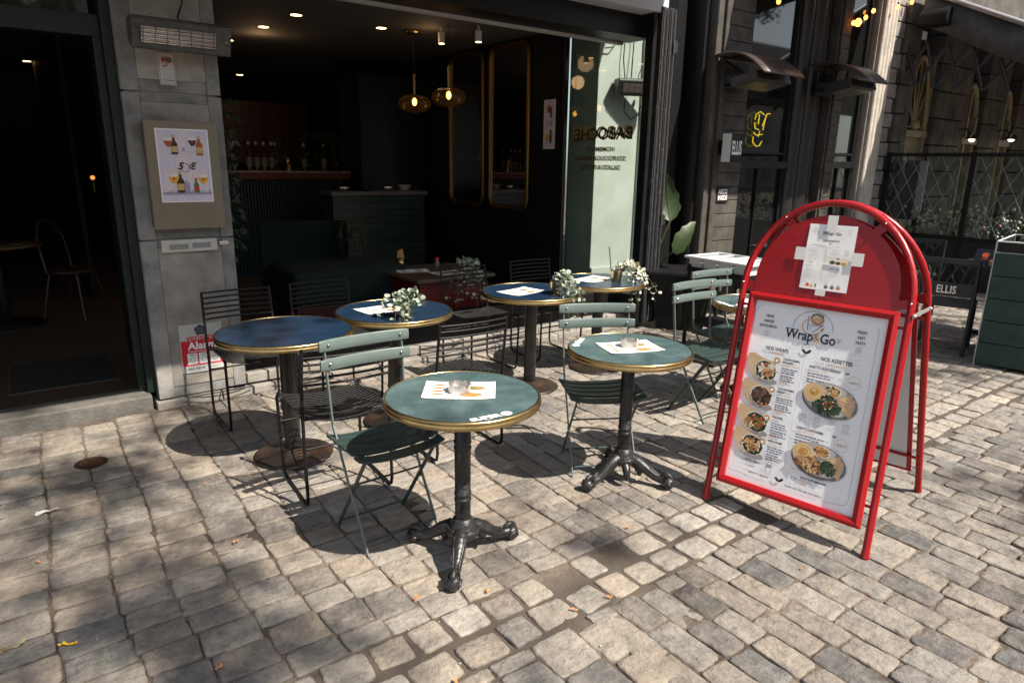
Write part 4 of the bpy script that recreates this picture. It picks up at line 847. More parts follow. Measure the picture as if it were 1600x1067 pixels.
# its awning: sloping cloth, side valance, front tube
aw = thing('terrace_awning', 'large dark grey sloping awning with a side valance at the upper right', 'awning', (10.55, 4.8, 3.9)); AW = (10.55, 4.8, 3.9)
cloth = mat('grey_awning_cloth', (.055, .057, .064), .85, col2=(.12, .12, .13), scale=5, amt=.7, bump=.2, bscale=8)
def sl(y): return 3.52-(4.75-y)*.47
b = MB(); n = 16; vs = []
for k in range(n+1):
    y = 4.78-k*2.6/n; vs += [(10.5+.03*math.sin(k*1.3), y, sl(y)+.02*math.sin(k*.8)), (10.5+.015*math.sin(k*1.3), y, sl(y)+.42)]
b.add(vs, [(2*k, 2*k+2, 2*k+3, 2*k+1) for k in range(n)], 0, True); put(b.build('side_valance', cloth, aw, solid=.006), AW)
b = MB(); b.add([(10.5, 4.85, sl(4.85)+.42), (26, 4.85, sl(4.85)+.42), (26, 2.2, sl(2.2)+.42), (10.5, 2.2, sl(2.2)+.42)], [(0, 1, 2, 3)]); put(b.build('canopy', cloth, aw, solid=.01), AW)
b = MB(); b.tube([(10.48, 4.85, sl(4.85)+.44), (10.48, 2.18, sl(2.18)+.44)], .035, 10); b.tube([(10.48, 2.18, sl(2.18)+.44), (26, 2.18, sl(2.18)+.44)], .035, 10); put(b.build('rail', mat('silver_rail', (.55, .53, .52), .35, .7), aw), AW)
b = MB(); hi = [(4.96, 3.3), (4.7, 3.33), (4.43, 3.29), (4.12, 3.24), (3.83, 3.19), (3.5, 3.12)]; lo_ = [(5.02, 2.85), (4.77, 2.79), (4.52, 2.75), (4.23, 2.71), (3.92, 2.66), (3.61, 2.62), (3.25, 2.56)]
for k in range(6):
    h0 = hi[k]; b.tube([(10.62, *lo_[k]), (10.62, *h0)] if k == 0 else [(10.62, *lo_[k-1]), (10.62, (lo_[k-1][0]+h0[0])/2, (lo_[k-1][1]+h0[1])/2), (10.62, *h0)], .024, 8); b.tube([(10.58, *h0), (10.58, *lo_[k+1])], .024, 8); b.ball((10.56, *h0), .03, 8); b.ball((10.56, *lo_[k+1]), .03, 8)
put(b.build('scissor_arm', mat('scissor_black', (.012, .014, .02), .4), aw), AW)
# end cap of the awning
sk_ = thing('awning_end_cap', 'black rounded awning end cap beside the orange bulbs', 'fitting', (10.45, 4.6, 3.55)); b = MB(); b.tube([(10.45, 4.4, 3.6), (10.45, 4.75, 3.6)], .12, 14); b.build('cap', black_metal, sk_, bevel=.01).location = (-10.45, -4.6, -3.55)
# bracket lamps
lp = thing('bracket_lamp', 'small lit bracket lamp on the stone building, left one', 'lamp', (12.6, 4.9, 2.15), 0, 'bracket lamps on the stone building'); b = MB(); b.tube([(0, 0, .1), (0, -.12, .12), (0, -.2, .02)], .012, 6); b.build('arm', black_metal, lp); b = MB(); b.lathe([(.1, -.05), (.06, .03), (.02, .05)], 16, (0, -.22, 0), cap=False); b.build('lamp_shade', steel, lp); b = MB(); b.ball((0, -.22, -.04), .045, 10); b.build('bulb', emis('pale_bulb', (1, .85, .6), 5), lp)
dup(lp, (14.25, 4.9, 2.2), 0, 'small lit bracket lamp on the stone building, right one')
# glass fence with lattice, running out from the wall
fe = thing('glass_fence', 'black framed glass terrace screen with a painted diamond lattice', 'fence', (10.5, 4.9, 0)); FE = (10.5, 4.9, 0)
ys = [4.92, 3.82, 2.55, 1.3]
b = MB(); b.box(10.47, 10.53, 1.27, 4.95, 1.8, 1.85); b.box(10.47, 10.53, 1.27, 4.95, .68, .74); put(b.build('rail', black_metal, fe, bevel=.004), FE)
for y in ys: b = MB(); b.box(10.465, 10.535, y-.035, y+.035, 0, 1.86); put(b.build('post', black_metal, fe, bevel=.004), FE)
for y1, y0 in zip(ys[:-1], ys[1:]):
    b = MB(); b.box(10.48, 10.52, y0+.035, y1-.035, .02, .68); put(b.build('solid_panel', mat('fence_black_panel', (.006, .006, .007), .5), fe), FE)
    b = MB(); b.box(10.496, 10.504, y0+.035, y1-.035, .74, 1.8); put(b.build('pane', glass('fence_glass', (.85, .9, .88)), fe), FE)
    b = MB(); 
    for k in range(-5, 9):
        for sgn_ in (1, -1):
            pts = []
            for z in (.74, 1.8):
                yy = y0+.035+(k*.2)+(z-.74)/1.7*.9*(1 if sgn_ > 0 else -1)+(0 if sgn_ > 0 else .55); pts.append((yy, z))
            (ya, za), (yb, zb) = pts; lo2, hi2 = y0+.035, y1-.035
            def clip(ya, za, yb, zb):
                t0, t1 = 0, 1; dy = yb-ya
                for lim, s2 in ((lo2, 1), (hi2, -1)):
                    fa, fb_ = s2*(ya-lim), s2*(yb-lim)
                    if fa < 0 and fb_ < 0: return None
                    if fa < 0: t0 = max(t0, fa/(fa-fb_))
                    if fb_ < 0: t1 = min(t1, fa/(fa-fb_))
                return (t0, t1) if t1-t0 > .03 else None
            q = clip(ya, za, yb, zb)
            if q: A_ = (10.49, ya+(yb-ya)*q[0], za+(zb-za)*q[0]); B_ = (10.49, ya+(yb-ya)*q[1], za+(zb-za)*q[1]); b.tube([A_, B_], .0035, 4)
    put(b.build('lattice', mat('lattice_grey', (.3, .3, .3), .5), fe), FE)
# flowers behind the fence
def flower_bed(label, loc, seed, n=130, cols=None, L=1.0):
    r = random.Random(seed); t = thing('flower_box', label, 'planter', loc); b = MB(); f = MB()
    for i in range(n*2):
        p = Vector((r.gauss(0, .1), r.uniform(-L/2, L/2), r.uniform(.62, .9+.25*r.random()))); d_ = Vector((r.gauss(0, .6), r.gauss(0, .6), 1)).normalized(); s_ = d_.orthogonal().normalized(); w_ = r.uniform(.05, .12)
        b.add([p, p+d_*w_*.5+s_*w_*.15, p+d_*w_, p+d_*w_*.5-s_*w_*.15], [(0, 1, 2, 3)])
    for i in range(n):
        f.ball((r.gauss(-.02, .1), r.uniform(-L/2, L/2), r.uniform(.75, 1.05+.12*r.random())), r.uniform(.012, .026), 6, r.choice(cols))
    b.build('leaves', mat('flower_leaves', (.05, .08, .03), .6, col2=(.1, .14, .05), scale=10, amt=.6), t); f.build('blossom', [mat('white_blossom', (.75, .74, .7), .6), mat('pink_blossom', (.6, .28, .3), .6), mat('yellow_blossom', (.75, .5, .05), .6)], t)
    q = MB(); q.box(-.13, .13, -L/2-.02, L/2+.02, .4, .66); q.build('box', black_metal, t, bevel=.008); q = MB(); q.box(-.1, .1, -L/2, L/2, 0, .4); q.build('stand', black_metal, t)
flower_bed('box of white and pink flowers behind the first glass panel', (10.85, 4.25, 0), 1, 90, [0, 0, 0, 1, 2], .9)
flower_bed('box of white flowers behind the second glass panel, beside the green planter', (10.85, 3.2, 0), 2, 150, [0, 0, 0, 0, 1], 1.2)
# houses across the street, behind the camera
for i, (x0, x1, h, c) in enumerate(((-14, -3, 9.5, (.45, .42, .36)), (-3, 6.5, 8.6, (.5, .48, .44)), (6.5, 17, 9.8, (.42, .36, .3)), (17, 30, 9, (.4, .38, .35)), (30, 44, 10, (.45, .42, .37)), (44, 62, 11, (.4, .36, .32)))):
    t = thing('street_house', 'plastered house across the street, number %d from the left' % (i+1), 'building', ((x0+x1)/2, -24, 0), 0, 'houses across the street'); Q = ((x0+x1)/2, -24, 0)
    b = MB(); b.box(x0, x1, -33, -24, 0, h); put(b.build('wall', mat('house_plaster_%s' % 'abcdef'[i], c, .85, col2=tuple(v*.7 for v in c), scale=2, amt=.4), t), Q)
    x = x0+.8
    while x < x1-1.3:
        for z0, z1 in ((.4, 2.7), (3.6, 5.4), (6.3, 7.9)):
            b = MB(); b.box(x-.06, x+1.16, -24, -23.9, z0-.08, z1+.1); o = put(b.build('window', cream, t, bevel=.01), Q); g_ = MB(); g_.box(x, x+1.1, -23.93, -23.89, z0, z1); g_.build('pane', wg, o)
        x += 2.1
# ============================================================ terrace furniture
teal_top = mat('green_laminate', (.046, .085, .092), .33, col2=(.095, .145, .148), scale=7, amt=.9, rvar=.12, contrast=(.42, .68))
blue_top = mat('blue_laminate', (.008, .024, .052), .24, col2=(.018, .042, .085), scale=4, amt=.7, rvar=.06)
rust_base = mat('rusty_base', (.03, .024, .021), .42, .3, col2=(.1, .045, .02), scale=7, amt=.7, contrast=(.5, .68), bump=.15, bscale=50)
scr = mat('scratch_mark', (.17, .26, .26), .6)
def tabletop(t, r_, zt, m):
    b = MB(); b.lathe([(0, zt-.02), (r_-.012, zt-.02), (r_-.012, zt), (0, zt)], 72, cap=False); o = b.build('tabletop', m, t)
    for p in o.data.polygons: p.use_smooth = False
    b = MB(); R_ = r_-.012
    b.lathe([(R_, zt-.001), (R_+.001, zt+.002), (R_+.006, zt+.002), (R_+.011, zt-.002), (R_+.012, zt-.007), (R_+.009, zt-.012), (R_+.0085, zt-.014), (R_+.012, zt-.018), (R_+.013, zt-.024), (R_+.011, zt-.03), (R_+.006, zt-.034), (R_-.004, zt-.034), (R_-.004, zt-.0205)], 96, cap=False)
    b.build('brass_rim', brass, t); return o
def scratches(t, r_, zt, seed, n=60):
    r = random.Random(seed); d = Decal((0, 0, zt), (1, 0, 0), (0, 1, 0), (0, 0, 1))
    for i in range(n):
        a, q = r.uniform(0, 6.28), r_*math.sqrt(r.random())*.9; x, y = q*math.cos(a), q*math.sin(a); g = r.uniform(0, 3.14); l = r.uniform(.004, .03)
        d.line([(x, y), (x+l*math.cos(g), y+l*math.sin(g)), (x+l*1.6*math.cos(g+.4), y+l*1.6*math.sin(g+.4))], .0007, scr, 1)
    d.build('scratches', t)
def super8(t, r_, zt, ang):
    a = ang; n_ = Vector((math.cos(a), math.sin(a), 0)); u = Vector((-math.sin(a), math.cos(a), 0)); O = n_*(r_-.045)+Vector((0, 0, zt+.0004))
    d = Decal(O, u, -n_, (0, 0, 1))
    d.text('SUPER', -.035, .0, .036, white_ink, 1, bold=.0022, squeeze=1.2); d.ell(.054, .004, .022, .02, white_ink, 1); d.text('8', .054, .004, .026, teal_top, 3)
    d.text('DRINKS', -.03, -.02, .009, white_ink, 1); d.build('edge_lettering', t)
def table_green(label, loc, rz, legs, s8, seed, group='green bistro tables'):
    t = thing('bistro_table', label, 'table', loc, rz, group); zt = .725
    tabletop(t, .315, zt, teal_top); scratches(t, .3, zt, seed); super8(t, .315, zt, s8)
    b = MB(); b.lathe([(.033, .155), (.033, .26), (.0355, .262), (.0355, .272), (.031, .276), (.031, .284), (.0355, .288), (.0355, .298), (.033, .3), (.034, .49), (.0365, .492), (.0365, .502), (.0315, .506), (.0315, .514), (.0365, .518), (.0365, .528), (.034, .53), (.033, .66), (.034, .7), (.1, .704)], 28)
    b.build('column', cast_iron, t)
    b = MB(); b.lathe([(.03, .09), (.062, .1), (.072, .12), (.07, .135), (.055, .145), (.056, .155), (.044, .165), (.042, .178), (.034, .182)], 28)
    for k in range(22): a = 2*math.pi*k/22; b.ball((.063*math.cos(a), .063*math.sin(a), .141), .0055, 6)
    b.build('collar', cast_iron, t)
    for a in legs:
        b = MB(); ca, sa = math.cos(a), math.sin(a)
        def P(r_, z, s_=0): return (r_*ca-s_*sa, r_*sa+s_*ca, z)
        prof = [(.03, .13, .03), (.06, .125, .033), (.1, .105, .03), (.14, .075, .025), (.175, .052, .021), (.205, .045, .021), (.225, .045, .026)]
        b.tube([P(r_, z) for r_, z, q in prof], [q for _, _, q in prof], 12)
        for s_ in (-1, 0, 1):
            b.tube([P(.05, .15-.006*abs(s_), s_*.02), P(.09, .136-.005*abs(s_), s_*.021), (P(.13, .106-.004*abs(s_), s_*.018)), P(.17, .074, s_*.014), P(.2, .064, s_*.012)], [.006, .007, .007, .006, .004], 7)
        # claw on a ball: a rolled volute
        b.ball(P(.247, .033), .033, 16, 0, (1, 1, 1)); b.tube([P(.235+.021*math.cos(g), .052+.021*math.sin(g), 0) for g in [math.pi*k/8 for k in range(-4, 9)]], .012, 8, flat=1.5)
        b.tube([P(.225, .03, .026), P(.25, .05, .028), P(.262, .03, .026)], .008, 7); b.tube([P(.225, .03, -.026), P(.25, .05, -.028), P(.262, .03, -.026)], .008, 7)
        b.build('foot', cast_iron, t)
    for a in [(legs[i]+legs[(i+1) % 3])/2+(math.pi if i == 2 else 0) for i in range(3)]:
        b = MB(); ca, sa = math.cos(a), math.sin(a); b.tube([(.05*ca, .05*sa, .11), (.08*ca, .08*sa, .09), (.095*ca, .095*sa, .06), (.09*ca, .09*sa, .045)], [.02, .022, .017, .011], 9); b.tube([(.085*ca-.018*sa, .085*sa+.018*ca, .055), (.1*ca, .1*sa, .05), (.085*ca+.018*sa, .085*sa-.018*ca, .055)], .007, 6); b.build('scroll_lug', cast_iron, t)
    return t
D = math.radians
table_green('green topped bistro table with a brass rim in front, nearest the camera', (1.36, 2.155, 0), 0, [D(118), D(-3), D(229)], D(263), 1)
table_green('green topped bistro table between the front table and the red menu board', (2.44, 2.28, 0), 0, [D(180), D(298), D(60)], D(124), 2)
table_green('green topped bistro table mostly hidden behind the red menu board', (4.06, 2.62, 0), 0, [D(200), D(320), D(80)], D(160), 3)

def table_blue(label, loc):
    t = thing('pedestal_table', label, 'table', loc, 0, 'blue topped pedestal tables'); zt = .725
    tabletop(t, .36, zt, blue_top)
    b = MB(); b.lathe([(.044, .02), (.044, .69), (.13, .695), (.13, .703)], 28); b.build('column', mat('column_black', (.02, .018, .018), .35, col2=(.07, .055, .045), scale=9, amt=.6, contrast=(.5, .8)), t)
    b = MB(); b.lathe([(.215, 0), (.218, .006), (.2, .014), (.12, .024), (.105, .026), (.1, .031), (.085, .032), (.08, .037), (.066, .038), (.06, .045), (.046, .046)], 48); b.build('base', rust_base, t)
    return t
table_blue('blue topped round table with a brass rim at the left, nothing on it', (1.12, 3.57, 0))
table_blue('blue topped round table behind the front green chair, with a eucalyptus pot', (1.85, 3.72, 0))
table_blue('blue topped round table in the middle with a eucalyptus pot at its right edge', (2.98, 3.78, 0))
table_blue('blue topped round table farthest back, by the folded glass doors', (3.73, 3.86, 0))

# wire chairs
def wire_chair(label, loc, rz):
    t = thing('wire_chair', label, 'chair', loc, rz, 'black wire chairs'); hw = .215; SD = .43    # faces +y, back at y=-.02
    wm = black_metal
    for s_ in (-1, 1):
        b = MB(); x = s_*hw
        b.tube([(x*.98, -.05, .8), (x, -.025, .62), (x, -.01, .45), (x, -.005, .3), (x, -.012, .06), (x, .0, .02), (x, .03, .009), (x, .38, .009), (x, .41, .02), (x, .425, .06), (x*1.02, .44, .43), (x*1.0, .43, .452), (x, .40, .455)], .0085, 8); b.build('side_frame', wm, t)
    b = MB(); b.tube([(-hw, .43, .3), (hw, .43, .3)], .0055, 6); b.tube([(-hw, 0, .3), (hw, 0, .3)], .0055, 6); b.tube([(-hw, .02, .44), (hw, .02, .44)], .006, 6); b.tube([(-hw, 0, .12), (hw, 0, .12)], .0001, 4); b.build('cross_bar', wm, t)
    b = MB()
    for i in range(16):                              # seat: wires running across in a sagging curve
        y = .0+i*.028; b.tube([(hw*q, y, .455-.034*(1-q*q)+.004*math.sin(i/15*3.1)) for q in [-1+.25*k for k in range(9)]], .0032, 5)
    b.tube([(0, -.005, .415), (0, .43, .415)], .005, 5); b.build('seat', wm, t)
    b = MB()
    for i in range(6):
        z = .625+i*.033; b.tube([(hw*.985*q, -.026-(z-.62)*.14-.026*(1-q*q), z) for q in [-1+.25*k for k in range(9)]], .0058, 6, flat=1.1)
    b.build('backrest', wm, t)
    return t
wc0 = wire_chair('black wire chair at the left blue table, back against the stone pillar', (1.125, 4.49, 0), math.pi)
for x, y, rz, l_ in ((1.7, 4.53, math.pi+.05, 'black wire chair between the two left blue tables, back to the dining room'),
                     (1.18, 2.91, -.06, 'black wire chair in front of the left blue table, its back to the camera'),
                     (1.94, 3.0, -.02, 'black wire chair behind the front green table, its back to the camera'),
                     (2.93, 4.58, math.pi-.02, 'black wire chair in front of the crimson table base, behind the middle blue table'),
                     (3.66, 4.63, math.pi-.04, 'black wire chair farthest back by the glass doors')):
    dup(wc0, (x, y, 0), rz, l_)

# folding slatted chairs
gm = mat('grey_green_paint', (.1, .135, .125), .34, col2=(.14, .18, .168), scale=9, amt=.5, coat=.2)
gmd = mat('grey_green_seat', (.022, .042, .04), .36, col2=(.04, .066, .062), scale=9, amt=.5)
def slat_chair(label, loc, rz):
    t = thing('folding_chair', label, 'chair', loc, rz, 'grey green folding slat chairs'); hw = .185       # faces +y
    for s_ in (-1, 1):
        x = s_*hw
        b = MB(); p = [(x, -.175, .875), (x, -.165, .77), (x*.98, -.15, .62), (x*.96, -.14, .5), (x*.95, -.1, .43), (x*.95, .02, .22), (x*.95, .155, .0)]
        for a, c_ in zip(p[:-1], p[1:]):
            a = Vector(a); c_ = Vector(c_); dd = c_-a; ctr = (a+c_)/2; nn = Vector((0, dd.z, -dd.y)).normalized(); b.obox(ctr, dd/2*1.02, (.0035*1, 0, 0), nn*.0085)
        b.build('back_post', gm, t, bevel=.0015)
        b = MB(); a = Vector((x*.9, .145, .43)); c_ = Vector((x*.9, -.165, 0)); dd = c_-a; nn = Vector((0, dd.z, -dd.y)).normalized(); b.obox((a+c_)/2, dd/2, (.0035, 0, 0), nn*.009); b.ball((x*.93, -.0, .222), .009, 8); b.build('rear_leg', gmd, t, bevel=.0015)
        b = MB(); b.obox((x*.86, .0, .428), (.004, 0, 0), (0, .165, 0), (0, 0, .009)); b.build('seat_rail', gmd, t, bevel=.001)
    b = MB(); b.tube([(-hw*.95, .125, .05), (hw*.95, .125, .05)], .005, 6); b.tube([(-hw*.9, -.14, .035), (hw*.9, -.14, .035)], .005, 6); b.tube([(-hw*.9, .04, .285), (hw*.9, .04, .285)], .0045, 6); b.build('stretcher', gmd, t)
    for i in range(5):
        y = -.13+i*.068; b = MB(); n = 10; vs = []
        for k in range(n+1):
            q = -1+2*k/n; z = .443-.0+.010*q*q-.004+(.012*abs(q)**4)-(.006 if i == 4 else 0); xx = .205*q
            dy = .012*(1-q*q) if i == 4 else 0
            vs += [(xx, y-.026, z), (xx, y+.026+dy, z-(.004 if i == 4 else 0)), (xx, y+.026+dy, z-.014), (xx, y-.026, z-.014)]
        fs = [(4*k+j, 4*k+(j+1) % 4, 4*k+4+(j+1) % 4, 4*k+4+j) for k in range(n) for j in range(4)]+[(3, 2, 1, 0), (4*n, 4*n+1, 4*n+2, 4*n+3)]
        b.add(vs, fs, 0, False); o = b.build('seat_slat', gmd, t, bevel=.004); o2 = MB()
        for s_ in (-1, 1): o2.ball((s_*.155, y, .447+.006), .004, 6, 0, (1, 1, .4))
        o2.build('rivet', steel, o)
    for z, hz, y0 in ((.855, .026, -.168), (.772, .026, -.16)):
        b = MB(); n = 12; vs = []
        for k in range(n+1):
            q = -1+2*k/n; y = y0-.022*(1-q*q)+.012; h = hz*(1-.12*abs(q)**10); xx = .215*q
            vs += [(xx, y+.006, z-h), (xx, y+.009, z), (xx, y+.006, z+h), (xx, y-.008, z+h), (xx, y-.011, z), (xx, y-.008, z-h)]
        fs = [(6*k+j, 6*k+(j+1) % 6, 6*k+6+(j+1) % 6, 6*k+6+j) for k in range(n) for j in range(6)]+[(5, 4, 3, 2, 1, 0), tuple(6*n+j for j in range(6))]
        b.add(vs, fs, 0, True); o = b.build('back_slat', gm, t, bevel=.003); o2 = MB()
        for s_ in (-1, 1): o2.ball((s_*.172, y0+.0225-.005, z+.004), .0068, 8, 0, (1, .5, 1))
        o2.build('rivet', steel, o)
    return t
gc0 = slat_chair('grey green folding chair half under the front table', (1.195, 2.53, 0), math.pi+.03)
for x, y, rz, l_ in ((2.46, 2.49, math.pi-.5, 'grey green folding chair behind the second green table, facing the camera'),
                     (3.62, 2.68, math.pi-.02, 'grey green folding chair left of the red menu board, in full view'),
                     (4.12, 2.93, math.pi-.06, 'grey green folding chair half hidden behind the red menu board')):
    dup(gc0, (x, y, 0), rz, l_)

# ------------------------------------------------------------ things on the tables
placemat('paper menu under the ashtray on the front green table', 1.375, 2.2, .7255, -.62, 'paper menus', .29, .21)
placemat('paper menu under the ashtray on the second green table', 2.45, 2.29, .7255, -.35, 'paper menus', .29, .21)
placemat('paper menu on the blue table behind the front green chair', 1.79, 3.78, .7255, .1, 'paper menus', .28, .2)
placemat('paper menu on the middle blue table', 2.9, 3.8, .7255, .2, 'paper menus', .3, .21)
placemat('paper menu under the brass pot on the farthest blue table', 3.72, 3.92, .7255, .2, 'paper menus', .3, .21)
placemat('paper menu on the green table behind the red board', 3.98, 2.6, .7255, .4, 'paper menus', .29, .21)
def ashtray(label, loc, rz):
    t = thing('ashtray', label, 'ashtray', loc, rz, 'steel ashtrays'); b = MB(); n = 40; vs = []
    for rr_, z in ((.045, 0), (.046, .034), (.0435, .034), (.0425, .003), (0, .003)):
        for k in range(n):
            a = 2*math.pi*k/n; zz = z
            if z > .02 and any(abs((a-g+math.pi) % (2*math.pi)-math.pi) < .13 for g in (.3, 2.4, 4.5)): zz = z-.011
            vs.append((rr_*math.cos(a), rr_*math.sin(a), zz))
    b.add(vs, [(i*n+k, i*n+(k+1) % n, (i+1)*n+(k+1) % n, (i+1)*n+k) for i in range(4) for k in range(n)], 0, False); b.build('cup', mat('brushed_tin', (.55, .54, .52), .45, 1), t); return t
a0 = ashtray('steel ashtray on the front green table', (1.365, 2.185, .7275), .4); dup(a0, (2.455, 2.3, .7275), 1.2, 'steel ashtray on the second green table')
euc = mat('eucalyptus_leaf', (.17, .22, .17), .55, col2=(.44, .48, .38), scale=28, amt=.9, contrast=(.42, .58)); euc2 = mat('pale_eucalyptus', (.5, .5, .4), .55, col2=(.66, .65, .54), scale=20, amt=.8)
def eucalyptus(label, loc, rz, seed, m, stems, n=14, drop=.25, reach=.24, pot=True, lr=.019):
    r = random.Random(seed); t = thing('eucalyptus_pot', label, 'plant', loc, rz, 'eucalyptus sprays on the tables')
    if pot: b = MB(); b.lathe([(.036, 0), (.047, .085), (.049, .088), (.046, .088), (.036, .01)], 28, cap=False); b.lathe([(0, .07), (.042, .07)], 20, cap=False); b.build('pot', brass, t)
    bl_ = MB(); st = MB()
    for i in range(stems):
        a = r.gauss(0, .55); rc = reach*r.uniform(.35, 1); dp = drop*r.uniform(.3, 1.1); top = r.uniform(.05, .1); pts = []
        for k in range(11):
            q = k/10; x = rc*q; z = .08+top*math.sin(min(1, q*1.6)*math.pi*.5)*(1.1-q*.3)-dp*max(0, q-.3)**1.6*1.6; z = max(z, .012) if x < .085 else z; pts.append(Vector((x*math.cos(a), x*math.sin(a), z)))
        st.tube(pts, .0016, 5)
        for k in range(n):
            q = (k+.5)/n*10; j = min(9, int(q)); p = pts[j].lerp(pts[j+1], q-j)
            for s_ in (-1, 1):
                d_ = Vector((r.gauss(0, 1), s_*abs(r.gauss(.9, .4)), r.gauss(.25, .5))).normalized(); d_ = Matrix.Rotation(a, 3, 'Z') @ d_
                nrm = (d_.cross(Vector((r.gauss(0, 1), r.gauss(0, 1), r.gauss(0, 1))))).normalized(); s2 = d_.cross(nrm); R_ = lr*r.uniform(.65, 1.15)*(1-.35*k/n); c_ = p+d_*(R_+.006)
                vs = [c_+nrm*(-R_*.12)]+[c_+d_*R_*math.cos(g)+s2*R_*.92*math.sin(g)+nrm*(R_*.1*math.cos(2*g)) for g in [2*math.pi*w_/10 for w_ in range(10)]]
                bl_.add(vs, [(0, 1+w_, 1+(w_+1) % 10) for w_ in range(10)], 0, True)
    bl_.build('leaves', m, t); st.build('stem', MATS['plant_stem'], t); return t
eucalyptus('eucalyptus spray over the front edge of the blue table behind the front chair', (1.84, 3.54, .725), -2.1, 3, euc, 14, 11, .22, .2)
eucalyptus('eucalyptus spray hanging over the right edge of the middle blue table', (3.08, 3.62, .725), -1.2, 5, euc, 14, 13, .42, .3, lr=.022)
eucalyptus('pale eucalyptus spray in a brass pot on the farthest blue table', (3.82, 3.76, .725), -.75, 8, euc2, 10, 15, .38, .42)
b = MB(); b.tube([(3.8, 3.8, .8), (3.755, 3.79, 1.0)], .006, 8); tag(b.build('table_straw', mat('grey_green_stick', (.2, .25, .22), .5)), 'thin grey green stick standing in the brass pot', 'stick')
eucalyptus('eucalyptus spray hanging behind the chair by the crimson table base', (3.3, 5.16, .63), -1.6, 11, euc, 16, 11, .6, .3, False, .021)

# ------------------------------------------------------------ the red pavement board
U = Vector((.1762, -.9843, 0)); Nh = Vector((.9843, .1762, 0))
A = Vector((2.63, 1.88, 0)); Wd = .748; KK = .42; HZ = 1.465
Mid = A+U*Wd/2; TOP = Mid+Nh*KK+Vector((0, 0, HZ)); Vv = (TOP-Mid); LL = Vv.length; Vv.normalize(); Nn = U.cross(Vv).normalized()
if Nn.x > 0: Nn = -Nn
Vs = (Vv-U*.045)                                     # the board leans a little to one side
bd = thing('pavement_board', 'red tubular pavement menu board with an arched top, showing wraps and platters', 'sign', tuple(Mid+Nh*KK)); BD = tuple(Mid+Nh*KK)
def BP(u, v, n=0): return A+U*u+Vs*v+Nn*n
def hoop(F, r_=.016):
    pts = [F(0, 0), F(0, .3), F(0, .7), F(0, 1.0), F(0, 1.1)]
    for k in range(1, 24): a = math.pi*(1-k/24); pts.append(F(Wd/2+Wd/2*math.cos(a), 1.1+(LL-1.1)*math.sin(a)))
    pts += [F(Wd, 1.1), F(Wd, 1.0), F(Wd, .7), F(Wd, .3), F(Wd, 0)]
    b = MB(); b.tube(pts, r_, 14); return b
def ends(b, F, r_=.018):
    for u in (0, Wd): b.tube([F(u, .0), F(u, .03)], r_, 12)
b = hoop(BP); ends(b, BP); put(b.build('front_hoop', red, bd), BD)
# rear leg frame: mirrored about the vertical through the top
Vr = Vector((-Vv.x, -Vv.y, Vv.z)); Vrs = Vr-U*.045; Nr = -U.cross(Vr).normalized()
if Nr.x < 0: Nr = -Nr
A2 = A+Nh*KK*2
def RP(u, v, n=0): return A2+U*u+Vrs*v+Nr*n
b = hoop(lambda u, v, n=0: RP(u, v, n)-Nh*.0); ends(b, RP); o = put(b.build('rear_hoop', red, bd), BD); o.location.z -= .0; o.location.x += .02
# arched red plate with lugs
def arch_plate(F, off, nm):
    pts = [(.055, 1.06), (.055, 1.13)]
    for k in range(1, 30): a = math.pi*(1-k/30); pts.append((Wd/2+.322*math.cos(a), 1.13+.335*math.sin(a)))
    pts += [(Wd-.055, 1.13), (Wd-.055, 1.06)]
    b = MB(); th = .004; vs = [F(u, v, off-th) for u, v in pts]+[F(u, v, off+th) for u, v in pts]; n = len(pts)
    b.add(vs, [tuple(range(n)), tuple(range(2*n-1, n-1, -1))]+[(k, (k+1) % n, n+(k+1) % n, n+k) for k in range(n)])
    for u, v, u2, v2 in ((.0, 1.105, .07, 1.09), (Wd, 1.105, Wd-.07, 1.09), (.155, 1.44, .19, 1.40), (Wd-.155, 1.44, Wd-.19, 1.40)):
        p, q = F(u, v, off), F(u2, v2, off); d_ = (q-p); s_ = d_.cross(F(0, 0, 1)-F(0, 0, 0)).normalized(); b.obox((p+q)/2, d_*.55, s_*.02, (F(0, 0, 1)-F(0, 0, 0))*.003)
    put(b.build(nm, red, bd), BD)
    b = MB()
    for u, v in ((.0, 1.105), (Wd, 1.105), (.155, 1.44), (Wd-.155, 1.44)): b.ball(F(u, v, off+.018), .006, 8)
    put(b.build('bolt', steel, bd), BD)
arch_plate(BP, .0, 'top_plate'); arch_plate(RP, .0, 'top_plate')
